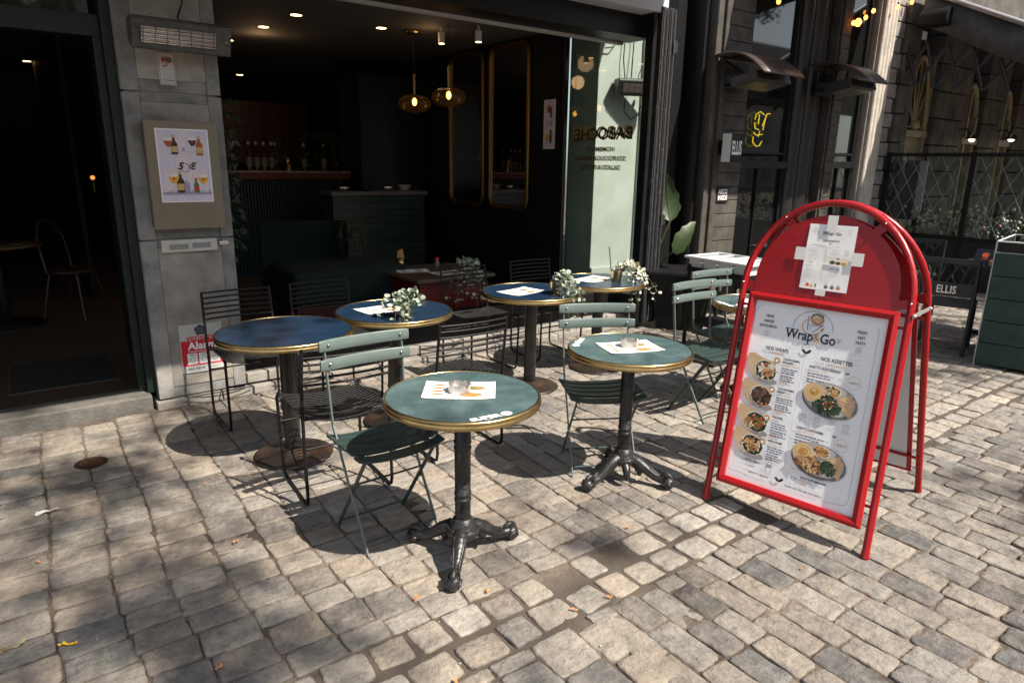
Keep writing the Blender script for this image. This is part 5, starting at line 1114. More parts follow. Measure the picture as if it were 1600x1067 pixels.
# poster frames, front and rear
def frame(F, nm, mt, inner):
    u0, u1, v0, v1, w_ = .045, .715, .115, 1.065, .038; n0, n1 = .012, .036
    for a, c_, e, g_ in ((u0, u1, v0, v0+w_), (u0, u1, v1-w_, v1)):
        b = MB(); m_ = w_ if True else 0; lo3 = (e == v0)
        vo = v0 if lo3 else v1; vi = v0+w_ if lo3 else v1-w_
        q = [(u0, vo), (u1, vo), (u1-w_, vi), (u0+w_, vi)]; cen = .022
        vs = [F(u, v, n0) for u, v in q]+[F(u, v, n1-.008) for u, v in q]+[F(u0+w_*.45, vo+(vi-vo)*.45, n1), F(u1-w_*.45, vo+(vi-vo)*.45, n1)]
        b.add(vs, [(0, 1, 2, 3), (0, 4, 5, 1), (2, 6, 7, 3), (4, 8, 9, 5), (7, 6, 9, 8), (0, 3, 7, 8, 4), (1, 5, 9, 6, 2)]); put(b.build(nm, mt, bd, bevel=.003), BD)
    for uo, ui in ((u0, u0+w_), (u1, u1-w_)):
        b = MB(); q = [(uo, v0), (uo, v1), (ui, v1-w_), (ui, v0+w_)]; s_ = .0006
        vs = [F(u, v, n0-s_) for u, v in q]+[F(u, v, n1-.008) for u, v in q]+[F(uo+(ui-uo)*.45, v0+w_*.45, n1), F(uo+(ui-uo)*.45, v1-w_*.45, n1)]
        b.add(vs, [(0, 1, 2, 3), (0, 4, 5, 1), (2, 6, 7, 3), (4, 8, 9, 5), (7, 6, 9, 8), (0, 3, 7, 8, 4), (1, 5, 9, 6, 2)]); put(b.build(nm, mt, bd, bevel=.003), BD)
    b = MB(); b.add([F(u0+.02, v0+.02, n0-.004), F(u1-.02, v0+.02, n0-.004), F(u1-.02, v1-.02, n0-.004), F(u0+.02, v1-.02, n0-.004)], [(0, 1, 2, 3)]); put(b.build('back_panel', inner, bd, solid=.006), BD)
frame(BP, 'poster_frame', red_frame, mat('grey_board', (.5, .5, .5), .6))
frame(RP, 'rear_poster_frame', mat('red_aluminium_frame', (.3, .01, .012), .4, .2), mat('white_board_rear', (.62, .62, .66), .5))
b = MB()
for F in (BP, RP):
    for v in (.22, 1.0):
        for u0_, u1_ in ((0, .06), (.7, Wd)): b.tube([F(u0_, v), F(u1_, v)], .007, 8)
b.tube([RP(0, .22), RP(Wd, .22)], .008, 8); b.tube([RP(0, 1.0), RP(Wd, 1.0)], .008, 8)
put(b.build('rung', red, bd), BD)
b = MB(); p, q = BP(Wd, 1.055, .02)+U*.018, RP(Wd, 1.055, .0)+U*.018; d_ = q-p; b.obox((p+q)/2, d_*.54, Vector((0, 0, .009)), U*.0015); b.ball(p+U*.004, .008, 8); b.ball(q+U*.004, .008, 8)
p, q = BP(0, 1.055, .02)-U*.018, RP(0, 1.055, .0)-U*.018; b.obox((p+q)/2, (q-p)*.54, Vector((0, 0, .009)), U*.0015)
put(b.build('hinge_strap', mat('galvanised_strap', (.5, .48, .45), .4, .7), bd), BD)
# wrinkled poster sheet
def sheet(F, u0, u1, v0, v1, off, amp, seed, nx=40, ny=56):
    b = MB(); vs = []
    for j in range(ny+1):
        for i in range(nx+1):
            u = u0+(u1-u0)*i/nx; v = v0+(v1-v0)*j/ny; e = min(i/nx, 1-i/nx, j/ny, 1-j/ny)
            vs.append(F(u, v, off+amp*(noise.noise((u*5+seed, v*4, 0))+.5*noise.noise((u*3+seed, v*17, 2))-.4)))
    b.add(vs, [(j*(nx+1)+i, j*(nx+1)+i+1, (j+1)*(nx+1)+i+1, (j+1)*(nx+1)+i) for j in range(ny) for i in range(nx)], 0, True); return b
pap = mat('poster_paper', (.88, .885, .91), .5, col2=(.84, .85, .88), scale=3, amt=.4)
put(sheet(BP, .07, .69, .14, 1.04, .0105, .0018, 3).build('poster_sheet', pap, bd), BD)
PU, PV = .07, .148
d = Decal(BP(PU, PV, .0128), U/100, Vs/100, Nn)       # units: centimetres on the 62 x 88 sheet
T = lambda s_, u, v, sz, m, l=1, **k: d.text(s_, u, v, sz, m, l, **k)
thin = mat('thin_grey_rule', (.34, .34, .36), .7)
d.line([(2.5, 4), (1.6, 5.5), (1.6, 82), (3.2, 85), (5, 86)], .14, thin); d.line([(56, 4.2), (57.6, 6), (57.6, 82), (56.5, 84)], .14, thin); d.line([(2.5, 3.8), (12, 3.8)], .14, thin); d.line([(46, 3.2), (56, 4.2)], .14, thin)
for s_, u, v in (('FRAIS', 9.2, 81.1), ('RAPIDE', 9.2, 78.6), ('SAVOUREUX', 9.1, 76.2), ('FRESH', 51, 80.4), ('FAST', 51, 78), ('TASTY', 50.9, 75.6)): T(s_, u, v, 1.75, ink, bold=.03, squeeze=.85)
for u in (8.8, 50.5):
    for g in (-.5, .3, 1.0): d.arc(u+g*1.0, 72.4+abs(g)*.3, .5, 1.3, 0, 360, .1, ink_grey)
    d.line([(u-2, 70.2), (u+2, 70.2)], .12, ink_pale)
d.arc(29.8, 78, 9, 8.6, 0, 180, .22, ink_grey); d.arc(29.8, 78, 8.5, 8.1, 60, 120, .1, ink_grey)
# wrap emblem: cone with filling and an orange swoosh arrow
d.line([(27.5, 77.5), (27.0, 84.0), (29.5, 83.5)], .28, ink); d.line([(29.8, 76.8), (34.2, 80.8)], .28, ink); d.line([(27.0, 80.2), (30.5, 79.9), (34.2, 80.8)], .2, ink); d.line([(28.3, 79), (29.6, 79.2)], .16, ink); d.line([(28.4, 77.9), (29.4, 78.1)], .16, ink)
d.ell(31.2, 83.0, 2.9, 2.3, mat('emblem_orange', (.6, .25, .12), .7), 1, 20, -.3, .25); d.ell(31, 83.1, 1.9, 1.5, mat('emblem_cream', (.7, .55, .4), .7), 2, 20, -.3, .35); d.arc(31.2, 83, 2.9, 2.4, 0, 360, .2, ink, 3)
for k in range(4): d.line([(29.6+k*.8, 82.3), (30.3+k*.8, 83.6)], .16, ink, 3)
for k in range(5): d.ell(29+k*1.05, 85.2-.12*(k-2)**2, .5, .4, mat('emblem_green', (.06, .14, .08), .7), 3, 10)
d.arc(29.5, 79.3, 4.6, 3.6, 110, 330, .32, ink_or); d.poly([(34.8, 79.9), (33.0, 78.4), (34.3, 77.8)], ink_or, 2)
# brand words in a heavy serif look
T('Wrap', 24.3, 74.6, 6.4, ink, 2, bold=.1, squeeze=.84); T('&', 32.0, 74.5, 5.6, ink_or, 2, bold=.04, squeeze=.9); T('Go', 37.2, 74.4, 6.4, ink, 2, bold=.1, squeeze=.84)
for u, v, w_ in ((18.6, 76.9, 2.2), (21.6, 76.9, 1.6), (20.3, 76.9, 1.2), (27.8, 70.6, 1.7)): d.line([(u-w_/2, v), (u+w_/2, v)], .22, ink, 3)
for k in range(3): d.line([(41.2, 75.4-k*.7), (43.2-k*.4, 75.4-k*.7)], .14, ink)
d.line([(20.3, 71.0), (28.2, 71.0)], .12, ink_grey); d.line([(29.8, 71.0), (38, 71.0)], .12, ink_grey); d.ell(29, 71.0, .3, .3, ink, 1, 10); T('FRESH  •  FAST  •  TASTY', 29.1, 69.7, 1.15, ink_grey, squeeze=1.2)
def leafpair(u, v, s_, m): d.ell(u-s_*.6, v+s_*.15, s_*.8, s_*.36, m, 2, 14, -.75); d.ell(u+s_*.6, v+s_*.2, s_*.85, s_*.38, m, 2, 14, .75)
leafpair(28.8, 67.2, 1.7, ink); leafpair(27, 6, 1.6, ink); leafpair(48.0, 61.1, .7, ink); leafpair(47.3, 32.4, .7, ink)
T('NOS WRAPS', 15.3, 65.8, 2.5, ink, bold=.05, width=10.8); T('OUR WRAPS', 15.2, 63.9, 1.3, ink_or, width=7); d.line([(6.5, 65.8), (9, 65.8)], .1, ink_pale); d.line([(21.8, 65.8), (25, 65.8)], .1, ink_pale)
T('NOS ASSIETTES', 42.5, 65.6, 2.5, ink, bold=.05, width=13.6); T('OUR PLATES', 42.5, 63.6, 1.3, ink_or, width=8); d.line([(32.5, 65.6), (35, 65.6)], .1, ink_pale); d.line([(50, 65.6), (52.8, 65.6)], .1, ink_pale)
d.line([(28.4, 10), (28.4, 64.5)], .12, ink_pale)
hum = mat('hummus_beige', (.62, .42, .2), .7, col2=(.72, .52, .28), scale=9, amt=.7); pita = mat('flatbread', (.66, .44, .26), .7, col2=(.5, .28, .12), scale=14, amt=.7, contrast=(.5, .75)); olive = mat('olive_oil', (.5, .27, .03), .6); slate = mat('plate_grey', (.12, .115, .12), .6); platec = mat('plate_rim', (.42, .41, .4), .6)
hgreen = [mat('herb_a', (.025, .05, .025), .7), mat('herb_b', (.05, .09, .04), .7), mat('herb_c', (.01, .025, .015), .7)]; meat = [mat('meat_a', (.3, .13, .05), .7), mat('meat_b', (.5, .26, .1), .7), mat('meat_c', (.1, .04, .02), .7), mat('meat_d', (.62, .4, .2), .7)]
beef = [mat('beef_a', (.09, .045, .03), .7), mat('beef_b', (.16, .09, .06), .7), mat('beef_c', (.03, .015, .01), .7)]; falaf = [mat('falafel_a', (.2, .1, .02), .7), mat('falafel_b', (.3, .17, .04), .7)]
tom = mat('tomato_bit', (.6, .09, .03), .7); cream2 = mat('cream_bit', (.75, .68, .55), .7); wrapc = mat('wrap_bread', (.62, .47, .3), .7, col2=(.48, .32, .17), scale=10, amt=.6); soft_shadow = mat('print_shadow', (.3, .28, .28), .8)
PR = random.Random(21)
def bits(u, v, a, b_, ms, n, s_, l, rot=0, el=2.2):
    for i in range(n):
        g = PR.uniform(0, 6.28); q = math.sqrt(PR.random()); x, y = a*q*math.cos(g), b_*q*math.sin(g); x, y = x*math.cos(rot)-y*math.sin(rot), x*math.sin(rot)+y*math.cos(rot)
        z_ = s_*PR.uniform(.6, 1.2); d.ell(u+x, v+y, z_*el*.5, z_*.5, PR.choice(ms), l+i*.05, 9, PR.uniform(0, 3.1), .3)
def wrap(v, ms, n, s_, el):
    d.ell(12.0, v-5.6, 6.0, 1.9, soft_shadow, 1, 24, -.12); d.poly([(2.2, v+5.4), (1.9, v+1.5), (3.4, v-2.6), (7.5, v-5.9), (13, v-6.0), (16.4, v-3.2), (16.6, v+.6), (14.4, v+3.4), (9, v+4.6), (5, v+6.2)], wrapc, 2)
    d.ell(11.6, v-1.3, 5.5, 4.7, cream2, 3, 26, -.45, .05); d.ell(11.8, v-1.3, 5.1, 4.3, hgreen[2], 4, 26, -.45, .06); bits(11.8, v-1.5, 4.7, 4.0, hgreen, 34, 1.0, 5); bits(11.8, v-1.4, 4.6, 3.7, [tom, cream2], 16, 1.0, 6.7); bits(11.7, v-.9, 3.9, 3.0, ms, int(n*1.25), s_, 8, 0, el)
wrap(56.3, [meat[1], meat[3], meat[0], cream2], 26, 1.1, 3.0); wrap(43.8, beef, 34, 1.4, 2.0); wrap(31.0, falaf, 7, 2.9, 1.0); wrap(19.8, [meat[3], meat[1], meat[0]], 28, 1.0, 3.0)
def lines_(u, v, w_, n, sz=.95, m=ink_grey, gap=1.35):
    for i in range(n):
        x = u; e = u+w_*PR.uniform(.72, 1.0)
        while x < e-.4: l_ = PR.uniform(.7, 2.0); d.line([(x, v-i*gap), (min(e, x+l_), v-i*gap)], sz*.5, m, 1); x += l_+.35
nv = mat('text_navy_soft', (.1, .1, .16), .7)
for (v, a, b_, c_, pr_) in ((61.7, 'CHAWARMA', 'POULET', 'CHICKEN SHAWARMA', 51.0), (47.6, 'CHAWARMA', 'BŒUF', 'BEEF SHAWARMA', 37.0), (33.9, 'FALAFEL', None, 'FALAFEL', 24.9), (22.4, 'HALLOUMI', None, 'HALLOUMI CHEESE', 13.7)):
    d.ell(16.3, v-1.0, 1.45, 1.5, ink_or, 1, 20); d.ell(16.3, v-1.0, .8, .7, paper, 2, 12, .4, .4)
    T(a, 19, v+.3, 1.5, ink, bold=.04, align='LEFT', squeeze=.88)
    y = v-1.2
    if b_: T(b_, 19, y, 1.5, ink, bold=.04, align='LEFT', squeeze=.88); y -= 1.4
    T(c_, 19, y, .95, ink_or, align='LEFT', squeeze=.85); lines_(19, y-1.5, 8, 3, gap=1.05, m=nv); lines_(19, y-5.0, 8, 3, gap=1.05, m=nv)
    d.arc(20.9, pr_, 2.4, 1.05, 0, 360, .08, ink_or); T('9.00 €', 20.9, pr_, 1.35, ink_or, bold=.02)
T('ASSIETTE VEGETARIENNE', 38.2, 61.2, 1.6, ink, bold=.04, width=14); T('VEGETARIAN PLATE', 35.4, 59.7, 1.0, ink_or, width=8.6); lines_(31, 58.1, 12, 2, gap=1.2, m=nv); lines_(31, 55.3, 9, 2, gap=1.2, m=nv)
T('ASSIETTE CHAWARMA', 36.6, 32.4, 1.6, ink, bold=.04, width=12); T('SHAWARMA PLATE', 34.9, 30.9, 1.0, ink_or, width=8); lines_(30.8, 29.3, 14, 2, gap=1.2, m=nv); lines_(30.8, 26.7, 13, 2, gap=1.2, m=nv)
for u, v, t_ in ((51.2, 57.7, '16.00 €'), (50.8, 29.4, '18.00 €')): d.arc(u, v, 2.9, 2.9, 0, 360, .1, ink_or); T(t_, u, v, 1.35, ink_or, bold=.02)
def plate(v, second):
    d.ell(42.6, v-.3, 12.3, 7.9, soft_shadow, 1, 40, -.12); d.ell(42.3, v, 12.0, 7.6, slate, 2, 44, -.12); d.ell(42.3, v+.35, 11.5, 7.1, platec, 3, 44, -.12)
    for k, (a, b_, g) in enumerate(((8.6, .6, 0), (8.2, -3.4, 0), (7.0, 3.0, 0))):
        q = [(45.0, v+.4+b_*.3), (45.0+a, v+b_+1.9), (45.2+a*.86, v+b_-2.9)]; d.poly(q, pita, 4+k); d.line(q+[q[0]], .14, meat[1], 5+k)
    d.ell(43.2, v+4.2, 4.0, 2.7, cream2, 8, 24, 0, .08); bits(43.2, v+4.2, 3.3, 2.1, [meat[1], hgreen[1], tom, meat[3], olive, hgreen[0]], 60, .9, 9, el=1.6)
    d.ell(35.6, v+2.0, 5.0, 4.4, pita, 12, 32, 0, .03); d.ell(35.6, v+2.5, 4.8, 4.0, hum, 13, 32); d.arc(35.6, v+2.5, 3.3, 2.8, 0, 360, .35, pita, 14); d.ell(35.6, v+2.5, 2.0, 1.6, olive, 15, 20); bits(35.6, v+2.5, 1.0, .8, [tom, cream2, meat[1]], 9, .7, 16, el=1.2)
    if not second: bits(42.0, v-3.2, 6.2, 3.1, hgreen, 260, .9, 17, el=1.7); bits(42.4, v-.6, 3.6, 2.6, hgreen, 120, .85, 30, el=1.7); bits(42.4, v-1.6, 3.2, 2.6, [tom, cream2, olive], 24, .6, 37, el=1.1)
    else: bits(39.2, v-2.6, 6.6, 3.2, meat, 190, 1.1, 17, -.1, 2.1); bits(47.2, v-2.2, 2.9, 3.2, hgreen, 130, .85, 27, .7, 1.7)
plate(47.8, False); plate(20.0, True)
for k, u in enumerate((32.5, 38.8, 45.1, 51.4)):
    d.arc(u, 38.0, 1.35, 1.1, 0, 360, .12, ink_grey); d.arc(u, 38.2, .8, .5, 0, 360, .1, ink_grey); T(('Houmous', 'Aubergine', 'Taboulé', 'Pain arabe')[k], u, 35.9, .8, ink_grey); T(('Hummus', 'Eggplant', 'Tabbouleh', 'Arab bread')[k], u, 34.9, .7, ink_grey)
    if k < 3: d.line([(u+3.15, 35), (u+3.15, 39.6)], .08, ink_pale)
d.line([(4.5, 13.4), (25.5, 13.4), (25.5, 6.2), (4.5, 6.2), (4.5, 13.4)], .1, ink_pale); T('+ FRITES / FRIES', 12.6, 11, 1.25, ink, bold=.02); T('12.00 €', 12.6, 8.5, 1.25, ink_or, bold=.02)
d.line([(20, 10.3), (20.5, 7.3), (22.1, 7.3), (22.6, 10.3), (20, 10.3)], .14, ink); [d.line([(20.3+.5*k, 10.3), (20.1+.6*k, 11.8+.2*(k % 2))], .22, ink) for k in range(5)]
T('POULET / CHICKEN', 34.6, 13.5, .8, ink_or); T('BŒUF / BEEF', 46.4, 13.4, .85, ink, bold=.01); d.ell(42.4, 13.3, .75, .75, ink_or)
d.line([(30, 12), (54, 12), (54, 6), (30, 6), (30, 12)], .1, ink_pale); d.arc(33.2, 9.5, 1.3, 1.2, 180, 360, .18, ink); d.line([(31.9, 9.5), (34.5, 9.5)], .18, ink); T('SAUCE SUPPLEMENTAIRE', 42, 10.5, 1.2, ink, bold=.03, width=11.5); T('EXTRA SAUCE', 38.6, 9.1, .9, ink_or); T('1.00 €', 37.7, 7.6, 1.1, ink_or, bold=.02)
T('MERCI ET A BIENTOT', 17.2, 5.6, 1.05, ink, bold=.02); T('THANK YOU AND SEE YOU SOON !', 38.2, 4.6, 1.05, ink, bold=.02)
put(d.build('menu_print', bd), BD)
# taped drinks sheet
dk = thing('taped_menu', 'small white drinks menu taped to the red arched plate', 'menu', tuple(BP(.32, 1.27, .01))); DK = tuple(BP(.32, 1.27, .01))
def QP(u, v, n=0): uu = .365+(u-.105); return BP(.215+u+.055+.0*v, 1.115+v, n)
put(sheet(QP, 0, .212, 0, .305, .0085, .003, 7, 14, 20).build('sheet', paper, dk), DK)
b = MB(); tp = mat('tape', (.72, .7, .66), .4)
for u, v, a, c_ in ((.1, .31, .045, .075), (.1, -.012, .045, .03), (-.02, .16, .05, .06), (.235, .155, .05, .06)):
    b.add([QP(u-a/2, v-c_/2, .0125), QP(u+a/2, v-c_/2, .0125), QP(u+a/2, v+c_/2, .0125), QP(u-a/2, v+c_/2, .0125)], [(0, 1, 2, 3)])
put(b.build('tape', tp, dk, solid=.0005), DK)
d = Decal(QP(0, 0, .0118), U/100, Vs/100, Nn)
T('Wrap', 8.8, 26.3, 2.0, ink, 2, bold=.04); T('&', 11.4, 26.3, 1.6, ink_or, 2); T('Go', 13.5, 26.3, 2.0, ink, 2, bold=.04); d.arc(10.6, 27.3, 2.7, 2.5, 0, 180, .1, ink_grey); d.ell(10.6, 28.6, .7, .6, ink_or, 2, 12, 0, .3)
T('NOS BOISSONS', 10.8, 22.9, 1.05, ink, bold=.03); leafpair(10.6, 21.4, .45, ink)
for k, s_ in enumerate(('FRAIS', 'RAPIDE', 'SAVOUREUX')): T(s_, 3.2, 28.4-k*.9, .6, ink_grey)
for k, s_ in enumerate(('FRESH', 'FAST', 'TASTY')): T(s_, 18.4, 28.2-k*.9, .6, ink_grey)
T('BOISSONS FRAICHES', 5.6, 20.6, .7, ink_grey, bold=.01); T('VINS', 14, 20.3, .7, ink_grey); T('THES', 3.4, 12.3, .75, ink); T('BIERES / BEERS', 14.5, 10.2, .7, ink)
for k in range(9): d.line([(1.6, 19-k*.75), (6.2-(k*7 % 3)*.6, 19-k*.75)], .16, ink_pale); d.line([(8.6, 19-k*.75), (9.8, 19-k*.75)], .16, ink_or)
for k in range(9): d.line([(1.6, 11-k*.75), (5.6-(k*5 % 3)*.6, 11-k*.75)], .16, ink_pale); d.line([(8.4, 11-k*.75), (9.4, 11-k*.75)], .16, ink_or)
for k in range(4): d.line([(12, 19-k*.75), (15, 19-k*.75)], .16, ink_pale); d.line([(17.5, 19-k*.75), (19.5, 19-k*.75)], .16, ink_or)
for k in range(4): d.line([(12, 9-k*.75), (16, 9-k*.75)], .16, ink_pale)
d.rect(11.3, 12.2, 19.6, 15.4, cream2, 1); d.ell(13, 13.2, 1.2, .8, hgreen[1], 2); d.ell(15.5, 13, 1.1, .7, beef[0], 2); d.ell(18, 13, 1.2, .6, olive, 2); leafpair(15.2, 15.0, .5, ink)
d.ell(3.6, 1.8, .8, .8, tom, 1); d.ell(5.4, 1.4, .8, .6, yel, 1); d.rect(7, .9, 7.5, 2.6, ink, 1)
for u, m_ in ((12, grey_i), (14.7, grey_i), (17.4, ink_or)): d.ell(u, 1.7, .9, .8, m_, 1); d.rect(u-.5, 2, u+.5, 3, platec, 2)
put(d.build('print', dk), DK)

# ------------------------------------------------------------ right hand terrace
ss = thing('service_stand', 'black service stand topped with a white four tray insert', 'stand', (5.0, 3.53, 0), -.05); SS = (0, 0, 0)
for sx, sy in ((-.2, -.3), (.2, -.3), (-.2, .3), (.2, .3)): b = MB(); b.box(sx-.013, sx+.013, sy-.013, sy+.013, 0, .78); b.build('leg', black_metal, ss)
b = MB(); b.box(-.22, .22, -.32, .32, .72, .76); b.box(-.2, .2, -.3, .3, .25, .27); b.build('frame', black_metal, ss, bevel=.003)
b = MB(); b.box(-.235, .235, -.345, -.325, .835, .855); b.box(-.235, .235, .325, .345, .835, .855); b.box(-.235, -.2, -.325, .325, .835, .855); b.box(.2, .235, -.325, .325, .835, .855)
for k in range(1, 4): y = -.325+k*.1625; b.box(-.2, .2, y-.012, y+.012, .835, .855)
b.build('tray_rim', grey_white, ss, bevel=.004)
for k in range(4):
    y0 = -.313+k*.1625; b = MB(); b.box(-.2, .2, y0, y0+.005, .76, .835); b.box(-.2, .2, y0+.133, y0+.138, .76, .835); b.box(-.2, -.195, y0+.005, y0+.133, .76, .835); b.box(.195, .2, y0+.005, y0+.133, .76, .835); b.box(-.195, .195, y0+.005, y0+.133, .76, .765); b.build('tray', grey_white, ss)
bk = thing('steel_bucket', 'small galvanised bucket hanging from the service stand', 'bucket', (4.86, 3.1, .5)); b = MB(); b.lathe([(.06, 0), (.075, .1), (.078, .13), (.08, .15), (.077, .155), (.074, .15), (.058, .008)], 28, cap=False); b.lathe([(0, .005), (.06, .005)], 20, cap=False); b.build('pail', mat('zinc', (.3, .3, .3), .35, .9, col2=(.2, .2, .2), scale=18, amt=.6), bk); b = MB(); b.tube([(.078*math.cos(a), 0, .14+.1*math.sin(a)) for a in [math.pi*k/10 for k in range(11)]], .003, 5); b.build('handle', steel, bk)
bn = thing('planter_bin', 'tapered black planter tub beside the folded glass doors', 'planter', (5.5, 4.45, 0), -.95)
b = MB(); q = [(.2, 0), (.27, .56)]; vs = [(sx*r_*1.15, sy*r_, z) for r_, z in q for sx, sy in ((-1, -1), (1, -1), (1, 1), (-1, 1))]; b.add(vs, [(0, 3, 2, 1), (0, 1, 5, 4), (1, 2, 6, 5), (2, 3, 7, 6), (3, 0, 4, 7)]); b.build('tub', black_paint, bn, bevel=.01)
b = MB(); b.box(-.34, .34, -.3, .3, .56, .6); b.box(-.26, .26, -.22, .22, .54, .565); b.build('rim', black_paint, bn, bevel=.008)
b = MB(); b.box(-.02, .02, -.285, -.25, .05, .54); b.build('front_batten', black_metal, bn, bevel=.003)
bp_ = thing('banana_plant', 'large leaved banana plant beside the black tub', 'plant', (5.42, 4.75, .5)); bl_m = mat('banana_leaf', (.032, .055, .013), .45, col2=(.015, .03, .007), scale=12, amt=.7)
def big_leaf(base, tip, wd, side, droop, seed):
    r = random.Random(seed); base = Vector(base); tip = Vector(tip); ax = tip-base; L_ = ax.length; ax.normalize(); s_ = Vector(side).normalized(); nn = ax.cross(s_).normalized(); b = MB(); n = 14; vs = []
    for k in range(n+1):
        q = k/n; c_ = base+ax*L_*q+nn*(droop*math.sin(q*3.14)); w_ = wd*math.sin(math.pi*min(1, q**.7*.97+.02))**.75*(1+.1*math.sin(q*23+seed))
        vs += [c_-s_*w_-nn*w_*.25, c_-s_*w_*.5-nn*w_*.05, c_, c_+s_*w_*.5-nn*w_*.05, c_+s_*w_-nn*w_*.25]
    b.add(vs, [(5*k+j, 5*k+j+1, 5*k+6+j, 5*k+5+j) for k in range(n) for j in range(4)], 0, True); b.tube([vs[5*k+2] for k in range(n+1)], .006, 5, cap=False); return b
put(big_leaf((5.36, 4.5, .78), (5.62, 4.46, 1.07), .1, (-.4, .2, .75), .03, 1).build('leaf', bl_m, bp_), (5.42, 4.75, .5)); put(big_leaf((5.42, 4.62, 1.08), (5.36, 4.66, 1.55), .12, (.8, -.5, .1), .05, 2).build('leaf', bl_m, bp_), (5.42, 4.75, .5))
b = MB(); b.tube([(5.42, 4.75, .5), (5.35, 4.6, .7), (5.36, 4.5, .78)], .008, 6); b.tube([(5.42, 4.75, .5), (5.36, 4.7, .8), (5.42, 4.62, 1.08)], .009, 6); put(b.build('stem', MATS['plant_stem'], bp_), (5.42, 4.75, .5))
pf_ = thing('pink_flower', 'single magenta flower at the edge of the black tub', 'flower', (5.32, 3.98, .46)); b = MB()
for k in range(7): a = k*.9; b.add([(0, 0, 0), (.03*math.cos(a), .03*math.sin(a), .03), (.015*math.cos(a+.5), .015*math.sin(a+.5), .07), (.03*math.cos(a+1), .03*math.sin(a+1), .03)], [(0, 1, 2, 3)])
b.build('petals', mat('magenta_petal', (.5, .02, .14), .5), pf_); b = MB(); b.tube([(0, 0, 0), (.05, .1, -.2), (.1, .2, -.46)], .004, 5); b.build('stem', MATS['plant_stem'], pf_)
b = MB(); b.box(4.55, 5.45, 3.3, 3.85, .003, .018); tag(b.build('rubber_mat', mat('rubber_mat', (.006, .006, .007), .8), bevel=.004), 'black rubber mat on the cobbles under the service stand', 'mat')
# bar chairs with cut-out backs
pl = mat('charcoal_plastic', (.022, .023, .027), .5)
def bar_chair(label, loc, rz, letters=False):
    t = thing('terrace_chair', label, 'chair', loc, rz, 'charcoal plastic chairs with branch cut-out backs')
    for s_ in (-1, 1):
        b = MB(); b.tube([(s_*.205, -.24, 0), (s_*.21, -.2, .42), (s_*.215, -.22, .6), (s_*.215, -.265, .86)], .017, 8, flat=1.2); b.build('rear_leg', pl, t)
        b = MB(); b.tube([(s_*.2, .22, 0), (s_*.2, .2, .43)], .017, 8); b.build('front_leg', pl, t)
    b = MB(); b.box(-.22, .22, -.2, .23, .425, .455); b.build('seat', pl, t, bevel=.012)
    def bb(x, z, z2=None): return Vector((x, -.222-(z-.6)*.17-.012*(1-(x/.21)**2), z))
    b = MB()
    for x0, x1, z0, z1 in ((-.21, .21, .53, .65), (-.215, .215, .825, .87)):
        n = 8
        for k in range(n):
            xa, xb = x0+(x1-x0)*k/n, x0+(x1-x0)*(k+1)/n; p = [bb(xa, z0), bb(xb, z0), bb(xb, z1), bb(xa, z1)]; b.add(p+[v+Vector((0, .014, 0)) for v in p], [(0, 3, 2, 1), (4, 5, 6, 7), (0, 1, 5, 4), (3, 7, 6, 2), (0, 4, 7, 3), (1, 2, 6, 5)])
    for xa, za, xb, zb in ((-.17, .65, -.2, .76), (-.15, .65, -.09, .83), (-.12, .7, -.19, .83), (-.08, .65, -.03, .83), (-.055, .73, -.09, .83), (-.02, .65, .05, .78), (.05, .78, .03, .83), (.05, .78, .1, .83), (.06, .65, .02, .72), (.1, .65, .15, .83), (.125, .74, .08, .8), (.16, .65, .205, .76), (.14, .79, .2, .83)):
        p, q = bb(xa, za), bb(xb, zb); b.tube([p+Vector((0, .007, 0)), q+Vector((0, .007, 0))], .0085, 6)
    o = b.build('backrest', pl, t)
    if letters:
        d = Decal((0, -.252, .535), (1, 0, 0), (0, -.17, 1), (0, -1, 0)); d.text('ELLIS', -.0, .055, .1, white_ink, 1, width=.15, bold=.002); d.build('lettering', o)
    return t
c0 = bar_chair('charcoal plastic chair reading ELLIS on its back, left of the green planter', (6.9, 2.52, 0), -math.pi/2+.25, True)
c1 = bar_chair('charcoal plastic chair behind the service stand, against the stone pilaster', (6.62, 4.42, 0), .15)
dup(c1, (8.5, 3.5, 0), -math.pi/2+.5, 'charcoal plastic chair farther back in front of the glass fence')
dt = mat('dark_table', (.03, .032, .036), .4)
def bar_table(label, loc, rz, s_=.35):
    t = thing('terrace_table', label, 'table', loc, rz, 'dark square tables of the bar'); b = MB(); b.box(-s_, s_, -s_, s_, .72, .745); b.build('tabletop', dt, t, bevel=.006)
    b = MB(); b.tube([(0, 0, .03), (0, 0, .72)], .035, 12); b.build('column', black_metal, t); b = MB(); b.box(-.25, .25, -.03, .03, .005, .035); b.box(-.03, .03, -.25, -.031, .005, .035); b.box(-.03, .03, .031, .25, .005, .035); b.build('base', black_metal, t, bevel=.006); return t
bt0 = bar_table('dark square table with a potted plant behind the ELLIS chair', (7.85, 2.35, 0), .1, .4); dup(bt0, (7.9, 3.9, 0), .1, 'dark square table behind the top of the red menu board'); dup(bt0, (7.3, 4.3, 0), .1, 'dark square table right of the chair by the pilaster')
bh = thing('table_card', 'slanted card holder with an orange emblem on the dark table', 'menu', (7.55, 2.5, .746)); b = MB(); b.obox((0, 0, .07), (.0, .09, 0), (.03, 0, .07), (.003, 0, -.001)); b.build('card', mat('navy_card', (.008, .012, .03), .6), bh); d = Decal((-.035, .06, .0), (0, -1, 0), (.43, 0, 1), (-1, 0, .43)); d.ell(.06, .085, .028, .026, mat('emblem_bright_orange', (.8, .15, .03), .5), 1, 16, 0, .4); d.line([(.03, .05), (.09, .05)], .006, MATS['emblem_bright_orange'], 1); d.build('emblem', bh)
